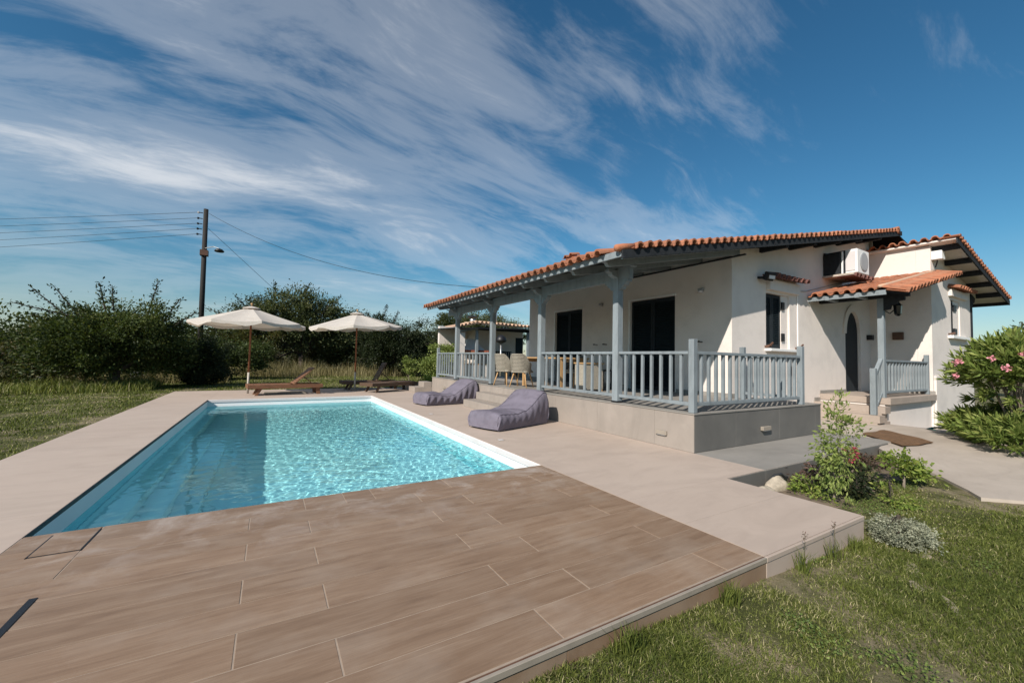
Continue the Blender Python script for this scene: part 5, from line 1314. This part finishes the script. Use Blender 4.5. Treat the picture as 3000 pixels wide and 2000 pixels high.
# small trees and plants of the bed
make_tree('citrus_sapling', 'upright bushy citrus sapling standing in the bed before the steps', 'sapling', (4.98, 1.92),
          [(5.0, 1.92, .12, .16, .13, .22), (5.03, 1.92, .45, .12, .10, .26), (5.10, 1.92, .70, .10, .09, .16), (5.20, 1.86, .56, .12, .09, .12), (4.90, 1.93, .30, .14, .12, .14), (5.24, 1.88, .30, .10, .09, .10), (5.11, 1.92, .86, .05, .05, .09)], 150, 13, .046, .030, 'leaf_citrus', .016, 'bark_pale', seed=41, limbs=5, wide=.36)
make_tree('young_tree', 'small round-leaved young tree with pale stem near the path', 'sapling', (6.18, 1.72),
          [(6.08, 1.74, .15, .13, .10, .08), (6.24, 1.70, .10, .15, .11, .10), (6.40, 1.66, .03, .13, .10, .09)], 60, 17, .042, .040, 'leaf_lime', .014, 'bark_pale', seed=42, limbs=4, wide=.6)
make_tree('yellow_shrub', 'yellow-green leafy plant beside the boulder in the bed', 'plant', (5.05, 2.25),
          [(5.05, 2.25, -.11, .17, .11, .09), (4.98, 2.06, -.13, .11, .08, .07)], 40, 15, .040, .032, 'leaf_lime', .01, seed=43, limbs=4)
make_tree('purple_shrub', 'low purplish shrub behind the citrus sapling', 'shrub', (5.35, 2.22),
          [(5.35, 2.25, -.08, .20, .16, .12), (5.55, 2.15, -.10, .16, .14, .12)], 46, 20, .045, .035, 'leaf_purple', .01, seed=44, limbs=4)
make_tree('dark_shrub', 'dark green shrub right of the citrus sapling stem', 'shrub', (5.55, 1.93),
          [(5.45, 1.93, -.10, .20, .15, .13), (5.85, 2.02, -.08, .22, .16, .12)], 50, 22, .05, .04, 'leaf_dark', .01, seed=45, limbs=4)
rb = make_tree('red_flower_bush', 'bush with dark red flowers by the path edge', 'bush', (6.55, 2.28),
          [(6.45, 2.28, -.02, .26, .15, .13), (6.75, 2.2, -.07, .22, .15, .11)], 56, 20, .045, .04, 'leaf_purple', .012, seed=46, limbs=4)
rg_ = np.random.default_rng(8)
for k in range(9):
    c = np.array([6.38, 2.26, .09])+rg_.normal(size=3)*np.array([.10, .05, .045]); n_ = 26
    b_ = np.repeat(c[None], n_, 0)+rg_.normal(size=(n_, 3))*.014
    me = leaves_mesh('flower', b_, rg_.normal(size=(n_, 3))+np.array([0, 0, .4]), .030, .022, rg_.random(n_), rng=rg_); me.materials.append(MATS['red_flower'])
    o = bpy.data.objects.new('flower', me); COL.objects.link(o); o.parent = rb; o.matrix_parent_inverse = WM[rb.name].inverted()
make_tree('silver_cushion_plant', 'rounded silver-grey cushion plant on the lawn', 'plant', (4.42, 1.27),
          [(4.40, 1.25, -.13, .26, .18, .11), (4.58, 1.20, -.15, .16, .12, .08)], 420, 22, .017, .018, 'leaf_silver', .01, seed=47, limbs=3, wide=.55)
make_tree('wild_flower', 'small yellowish seed-head plant beside the young tree', 'plant', (5.62, 1.68),
          [(5.62, 1.70, -.06, .08, .07, .05), (5.5, 1.55, -.16, .16, .12, .06)], 22, 14, .04, .03, 'leaf_lime', .008, seed=48, limbs=3)
for (x, y, sx_, sy, sz, lb) in ((4.90, 2.43, .15, .09, .12, 'pale boulder in the planting bed beneath the black hose'), (4.62, 2.40, .13, .07, .07, 'flat pale stone tucked into the corner of bed'), (6.05, 2.2, .10, .06, .04, 'small stone in the bed behind the citrus sapling')):
    bm = bmesh.new(); bmesh.ops.create_icosphere(bm, subdivisions=3, radius=1)
    for v_ in bm.verts:
        n = v_.co.copy(); k = 1+.12*math.sin(n.x*4+x*9)+.09*math.sin(n.y*5+n.z*3+y*7); v_.co = Vector((n.x*sx_*k, n.y*sy*k, n.z*sz*k))
    me = bpy.data.meshes.new('boulder'); bm.to_mesh(me); bm.free(); me.polygons.foreach_set('use_smooth', [True]*len(me.polygons)); me.materials.append(MATS['stone'])
    o = bpy.data.objects.new('boulder', me); COL.objects.link(o); o.location = (x, y, float(ground_z(x, y))+sz*.30); tag(o, lb, 'boulder', 'stones in the planting bed')

# half-buried pale edging stones in the lawn, and bits of debris
for k, (x0, y0, x1, y1, wd, lb) in enumerate(((4.22, 1.34, 4.05, 1.17, .05, 'half-buried edging stone at the deck corner'), (3.98, 1.08, 3.72, .98, .07, 'half-buried pale edging stone below the silver plant, left'), (3.62, .98, 3.50, .90, .06, 'short half-buried edging stone in the lawn, middle'), (3.55, .82, 3.20, .62, .045, 'long thin half-buried edging stone farthest out in the lawn'), (4.55, 1.08, 4.15, 1.05, .06, 'flat pale stone along the front of the silver plant'))):
    p0 = Vector((x0, y0, 0)); p1 = Vector((x1, y1, 0)); d = (p1-p0); nrm = Vector((-d.y, d.x, 0)).normalized(); pts = []
    for i_ in range(14):
        t2 = 2*math.pi*i_/14; c2 = p0.lerp(p1, .5+.5*math.cos(t2)); w2 = wd*.5*(1+.35*math.sin(i_*2.3+k))
        q = c2+nrm*w2*math.sin(t2); pts.append((q.x, q.y))
    zg = float(ground_z((x0+x1)/2, (y0+y1)/2))
    o = MB().prism(pts, 'z', zg-.03, zg+.007).build('edging_stone', 'soil_pale', bevel=.004); tag(o, lb, 'stone', 'half-buried edging stones')
# oleander: shoots set with whorls of long narrow leaves
def make_oleander():
    rng = np.random.default_rng(51); bx, by = 10.6, 1.75; bz = float(ground_z(bx, by))
    t_ = thing('oleander', 'large oleander bush with pink flowers at the right edge', 'bush', (bx, by, bz))
    stems = MB(); P = []; D = []; T = []; Ln = []; tips = []
    def shoot(p0, p1, nl, ln):
        p0 = np.array(p0); p1 = np.array(p1); ax = unit((p1-p0)[None])[0]
        for k in range(nl):
            f = .35+.65*k/(nl-1); q = p0+(p1-p0)*f
            for w_ in range(3):
                a = k*1.05+w_*2.094+rng.uniform(-.3, .3); s1 = unit(np.cross(ax, [0.3, .2, .93])[None])[0]; s2 = np.cross(ax, s1)
                out_ = math.cos(a)*s1+math.sin(a)*s2; P.append(q); D.append(out_*(1.0-.55*f)+ax*(.45+.5*f)+rng.normal(size=3)*.12-np.array([0, 0, .15*(1-f)])); T.append(np.clip(.25+.55*f+rng.normal()*.18, 0, 1)); Ln.append(ln*rng.uniform(.75, 1.15))
        tips.append(p1)
    # main mass (upper) carried on bare stems, and a lower skirt
    for k in range(430):
        d = unit(rng.normal(size=(1, 3)))[0]; d[2] = abs(d[2])*.9+.02 if rng.random() < .8 else d[2]
        c = np.array([10.5, 1.38, 1.14]) if k % 3 else np.array([10.9, 1.68, 1.0])
        r_ = np.array([1.0, .76, .74])*(.62+.38*rng.random()); p1 = c+d*r_; p0 = c+d*r_*.62-np.array([0, 0, .12]); shoot(p0, p1, 9, .165)
    for k in range(380):
        d = unit(rng.normal(size=(1, 3)))[0]; d[2] = abs(d[2])
        c = np.array([10.1, 1.45, .06]) if k % 2 else np.array([10.9, 1.82, .12]); r_ = np.array([.88, .70, .44])*(.6+.4*rng.random())
        p1 = c+d*r_; p0 = c+d*r_*.55-np.array([0, 0, .06]); shoot(p0, p1, 9, .15)
    for k in range(30):
        a = rng.uniform(0, 6.28); q = np.array([10.45+.5*math.cos(a)*rng.random(), 1.45+.5*math.sin(a)*rng.random(), 1.0])
        b0 = (10.3+.10*rng.normal(), 1.40+.10*rng.normal(), bz-.05); stems.tube([b0, tuple((np.array(b0)+q)/2+np.array([0, 0, .08])), tuple(q)], [.022, .016, .009], 6, cap=False)
    stems.build('stems', 'bark_pale', t_, smooth=True)
    P = np.array(P); D = np.array(D); T = np.array(T); Ln = np.array(Ln)
    me = leaves_mesh('foliage', P, D, Ln, Ln*.20, T, fold=.2, rng=rng); me.materials.append(MATS['leaf_oleander'])
    o = bpy.data.objects.new('foliage', me); COL.objects.link(o); o.parent = t_; o.matrix_parent_inverse = WM[t_.name].inverted()
    for (c, s_) in (((9.62, 1.22, 1.46), .075), ((9.70, 1.32, 1.42), .05), ((9.60, 1.98, 1.30), .06), ((9.62, 1.62, 1.36), .035), ((9.52, 1.46, 1.22), .04), ((9.75, 2.04, 1.08), .035)):
        n_ = int(90*(s_/.08)); b_ = np.array(c)[None]+rng.normal(size=(n_, 3))*s_*.42
        me = leaves_mesh('flower_cluster', b_, rng.normal(size=(n_, 3))+np.array([-.4, -.2, .3]), .034, .030, rng.random(n_), rng=rng); me.materials.append(MATS['pink'])
        o = bpy.data.objects.new('flower_cluster', me); COL.objects.link(o); o.parent = t_; o.matrix_parent_inverse = WM[t_.name].inverted()
make_oleander()

# ------------------------------------------------------------------ grass
def patch(x, y, s, seed):
    """smooth pseudo-noise for lawn patches"""
    r_ = np.random.default_rng(seed); z = np.zeros_like(x)
    for _ in range(10):
        a = r_.uniform(0, 6.28); k = s*r_.uniform(.5, 2.2); z += np.sin(k*(x*math.cos(a)+y*math.sin(a))+r_.uniform(0, 6.28))
    return z/4.0
def scatter(n, xr, yr, keep, rng, power=1.0):
    x = rng.uniform(*xr, n); y = rng.uniform(*yr, n); d = np.hypot(x, y)
    k = keep(x, y) & (rng.random(n) < np.clip((2.2/np.maximum(d, .6))**power, 0, 1)); return x[k], y[k]
def path_mask(x, y):
    return (x > 6.2+.55*np.clip(1.3-y, -1, 1.2)) & (x > 6.27+1.15*np.clip(y-1.1, 0, 1.4)) & (y > -2.6)
def lawn(name, n, xr, yr, keep, h, w, seed, power=1.0, mat='grass_blade', dry=.25, hvar=.5, lean=.6, thin=1.0):
    rng = np.random.default_rng(seed); x, y = scatter(n, xr, yr, keep, rng, power)
    p = patch(x, y, 2.2, seed+1); p2 = patch(x, y, 6.5, seed+2)
    kp = rng.random(len(x)) < np.clip(.60-thin*(.62*p+.35*p2)+(1-thin)*.3, .06, 1); x, y, p, p2 = x[kp], y[kp], p[kp], p2[kp]
    p3 = patch(x, y, 17.0, seed+4)
    hh = h*(1-hvar*.5+hvar*rng.random(len(x)))*np.clip(1-.35*p-.15*p2-.30*p3, .35, 2.1); tint = np.clip(.38+.22*rng.normal(size=len(x))+.28*p+(rng.random(len(x)) < dry)*.5, 0, 1)
    pos = np.stack([x, y, ground_z(x, y)-.006], 1); d = np.hypot(x, y)
    me = blades_mesh(name, pos, hh, w*np.maximum(1, d/3.2)*(.7+.6*rng.random(len(x))), np.abs(rng.normal(lean, .3, len(x))), tint, rng); me.materials.append(MATS[mat])
    o = bpy.data.objects.new(name, me); COL.objects.link(o); stuff(o); return o
front = lambda x, y: ((y < DYF-.02) | (x > DXR+.015)) & (y < 2.40) & ~path_mask(x, y) & ~((y > 2.0) & (x < 5.7))
g = lawn('grass', 1000000, (.3, 8.0), (-1.6, 2.45), front, .029, .0034, 61, .90, dry=.17, lean=.8); g['label'] = 'patchy mown lawn in the right foreground'
side = lambda x, y: (x < DXL-.01) & (y > 2)
g = lawn('grass', 420000, (-16, DXL), (4, 21), side, .042, .0040, 63, .70, dry=.10, thin=.3); g['label'] = 'mown lawn left of the pool deck'
back = lambda x, y: (y > DYB+.02) & ((x > DXL) | (y > 18))
g = lawn('grass', 330000, (-10, 13), (DYB, 36), back, .055, .0036, 65, .55, dry=.15, thin=.35); g['label'] = 'lawn behind the sun loungers'
def clover(n, seed):
    rng = np.random.default_rng(seed); x = rng.uniform(2.0, 7.0, n); y = rng.uniform(-.3, 2.3, n)
    k = front(x, y) & (patch(x, y, 3.1, seed+1)+.5*patch(x, y, 8, seed+2) > .62); x, y = x[k], y[k]
    pos = np.stack([x, y, ground_z(x, y)+.006+.018*rng.random(len(x))], 1); d = rng.normal(size=(len(x), 3)); d[:, 2] = np.abs(d[:, 2])*.35+.1
    me = leaves_mesh('clover', pos, d, .009+.007*rng.random(len(x)), .007+.005*rng.random(len(x)), np.clip(.18+.2*rng.normal(size=len(x)), 0, .6), fold=.1, rng=rng); me.materials.append(MATS['leaf_citrus'])
    o = bpy.data.objects.new('clover', me); COL.objects.link(o); stuff(o); o['label'] = 'low clover patches in the right lawn'
clover(90000, 68)
def tall(name, n, xr, yr, h, seed, mat, label, keep=lambda x, y: x > -99):
    rng = np.random.default_rng(seed); x = rng.uniform(*xr, n); y = rng.uniform(*yr, n); k = keep(x, y); x, y = x[k], y[k]
    p = patch(x, y, 1.6, seed+1); k = rng.random(len(x)) < np.clip(.5-.6*p, .05, 1); x, y, p = x[k], y[k], p[k]
    hh = h*(.4+.8*rng.random(len(x)))*np.clip(1-.3*p, .5, 1.5); tint = np.clip(.45+.3*rng.normal(size=len(x)), 0, 1)
    me = blades_mesh(name, np.stack([x, y, ground_z(x, y)-.01], 1), hh, .013+.008*rng.random(len(x)), np.abs(rng.normal(.45, .25, len(x))), tint, rng); me.materials.append(MATS[mat])
    o = bpy.data.objects.new(name, me); COL.objects.link(o); stuff(o); o['label'] = label
tall('tall_grass', 30000, (-15, -3.2), (14.6, 19.0), .33, 71, 'grass_blade', 'tall wild grass below the left thicket', lambda x, y: y > 14.8+.35*np.maximum(0, x+9)+.3*np.sin(x*2))
tall('dry_grass', 22000, (-6, 12), (24.5, 33), .75, 72, 'grass_dry', 'tall dry grass below the olive trees')
tall('dry_grass', 7000, (-6.5, -1.5), (20.5, 24), .5, 73, 'grass_dry', 'dry grass around the dark round bush')
# a few taller tufts and seed heads along the terrace edge
def tuft(x, y, h, n, label, seed, seedhead=False):
    rng = np.random.default_rng(seed); pos = np.stack([x+rng.normal(size=n)*.035, y+rng.normal(size=n)*.02, np.full(n, float(ground_z(x, y))-.01)], 1)
    me = blades_mesh('grass_tuft', pos, h*(.5+.6*rng.random(n)), np.full(n, .005), np.abs(rng.normal(.35, .2, n)), np.clip(.25+.2*rng.normal(size=n), 0, 1), rng); me.materials.append(MATS['grass_blade'])
    o = bpy.data.objects.new('grass_tuft', me); COL.objects.link(o); tag(o, label, 'grass tuft', 'grass tufts along the terrace edge')
    if seedhead:
        z = float(ground_z(x, y)); s_ = MB().tube([(x, y, z), (x-.015, y-.01, z+h*1.1), (x-.02, y-.01, z+h*1.5)], [.0016, .0013, .001], 4)
        s_.build('stalk', 'grass_dry', o)
        sp = np.stack([x-.02+rng.normal(size=26)*.006, y-.01+rng.normal(size=26)*.006, z+h*(1.25+.3*rng.random(26))], 1)
        me = leaves_mesh('seed_head', sp, np.tile([0, 0, 1.0], (26, 1))+rng.normal(size=(26, 3))*.5, .014, .005, rng.random(26), rng=rng); me.materials.append(MATS['leaf_purple'])
        q = bpy.data.objects.new('seed_head', me); COL.objects.link(q); q.parent = o
tuft(3.05, 1.34, .17, 60, 'tuft with a seed head at the cream riser, left one', 81, True)
tuft(3.50, 1.35, .17, 50, 'tuft with a dark seed head at the cream riser, right one', 82, True)
tuft(2.22, 1.34, .14, 110, 'leafy grass tuft where wood-look riser meets the cream riser', 83)
tuft(1.45, 1.33, .13, 140, 'dense grass tuft against the wood-look riser', 84)
tuft(3.85, 1.34, .13, 120, 'grass tuft at the outer corner of the deck', 85)

# ------------------------------------------------------------------ refraction of the sun by the water
WATER.cycles.is_caustics_caster = True
for o in [POOL]+[c for c in POOL.children]: o.cycles.is_caustics_receiver = True
sd.cycles.is_caustics_light = True
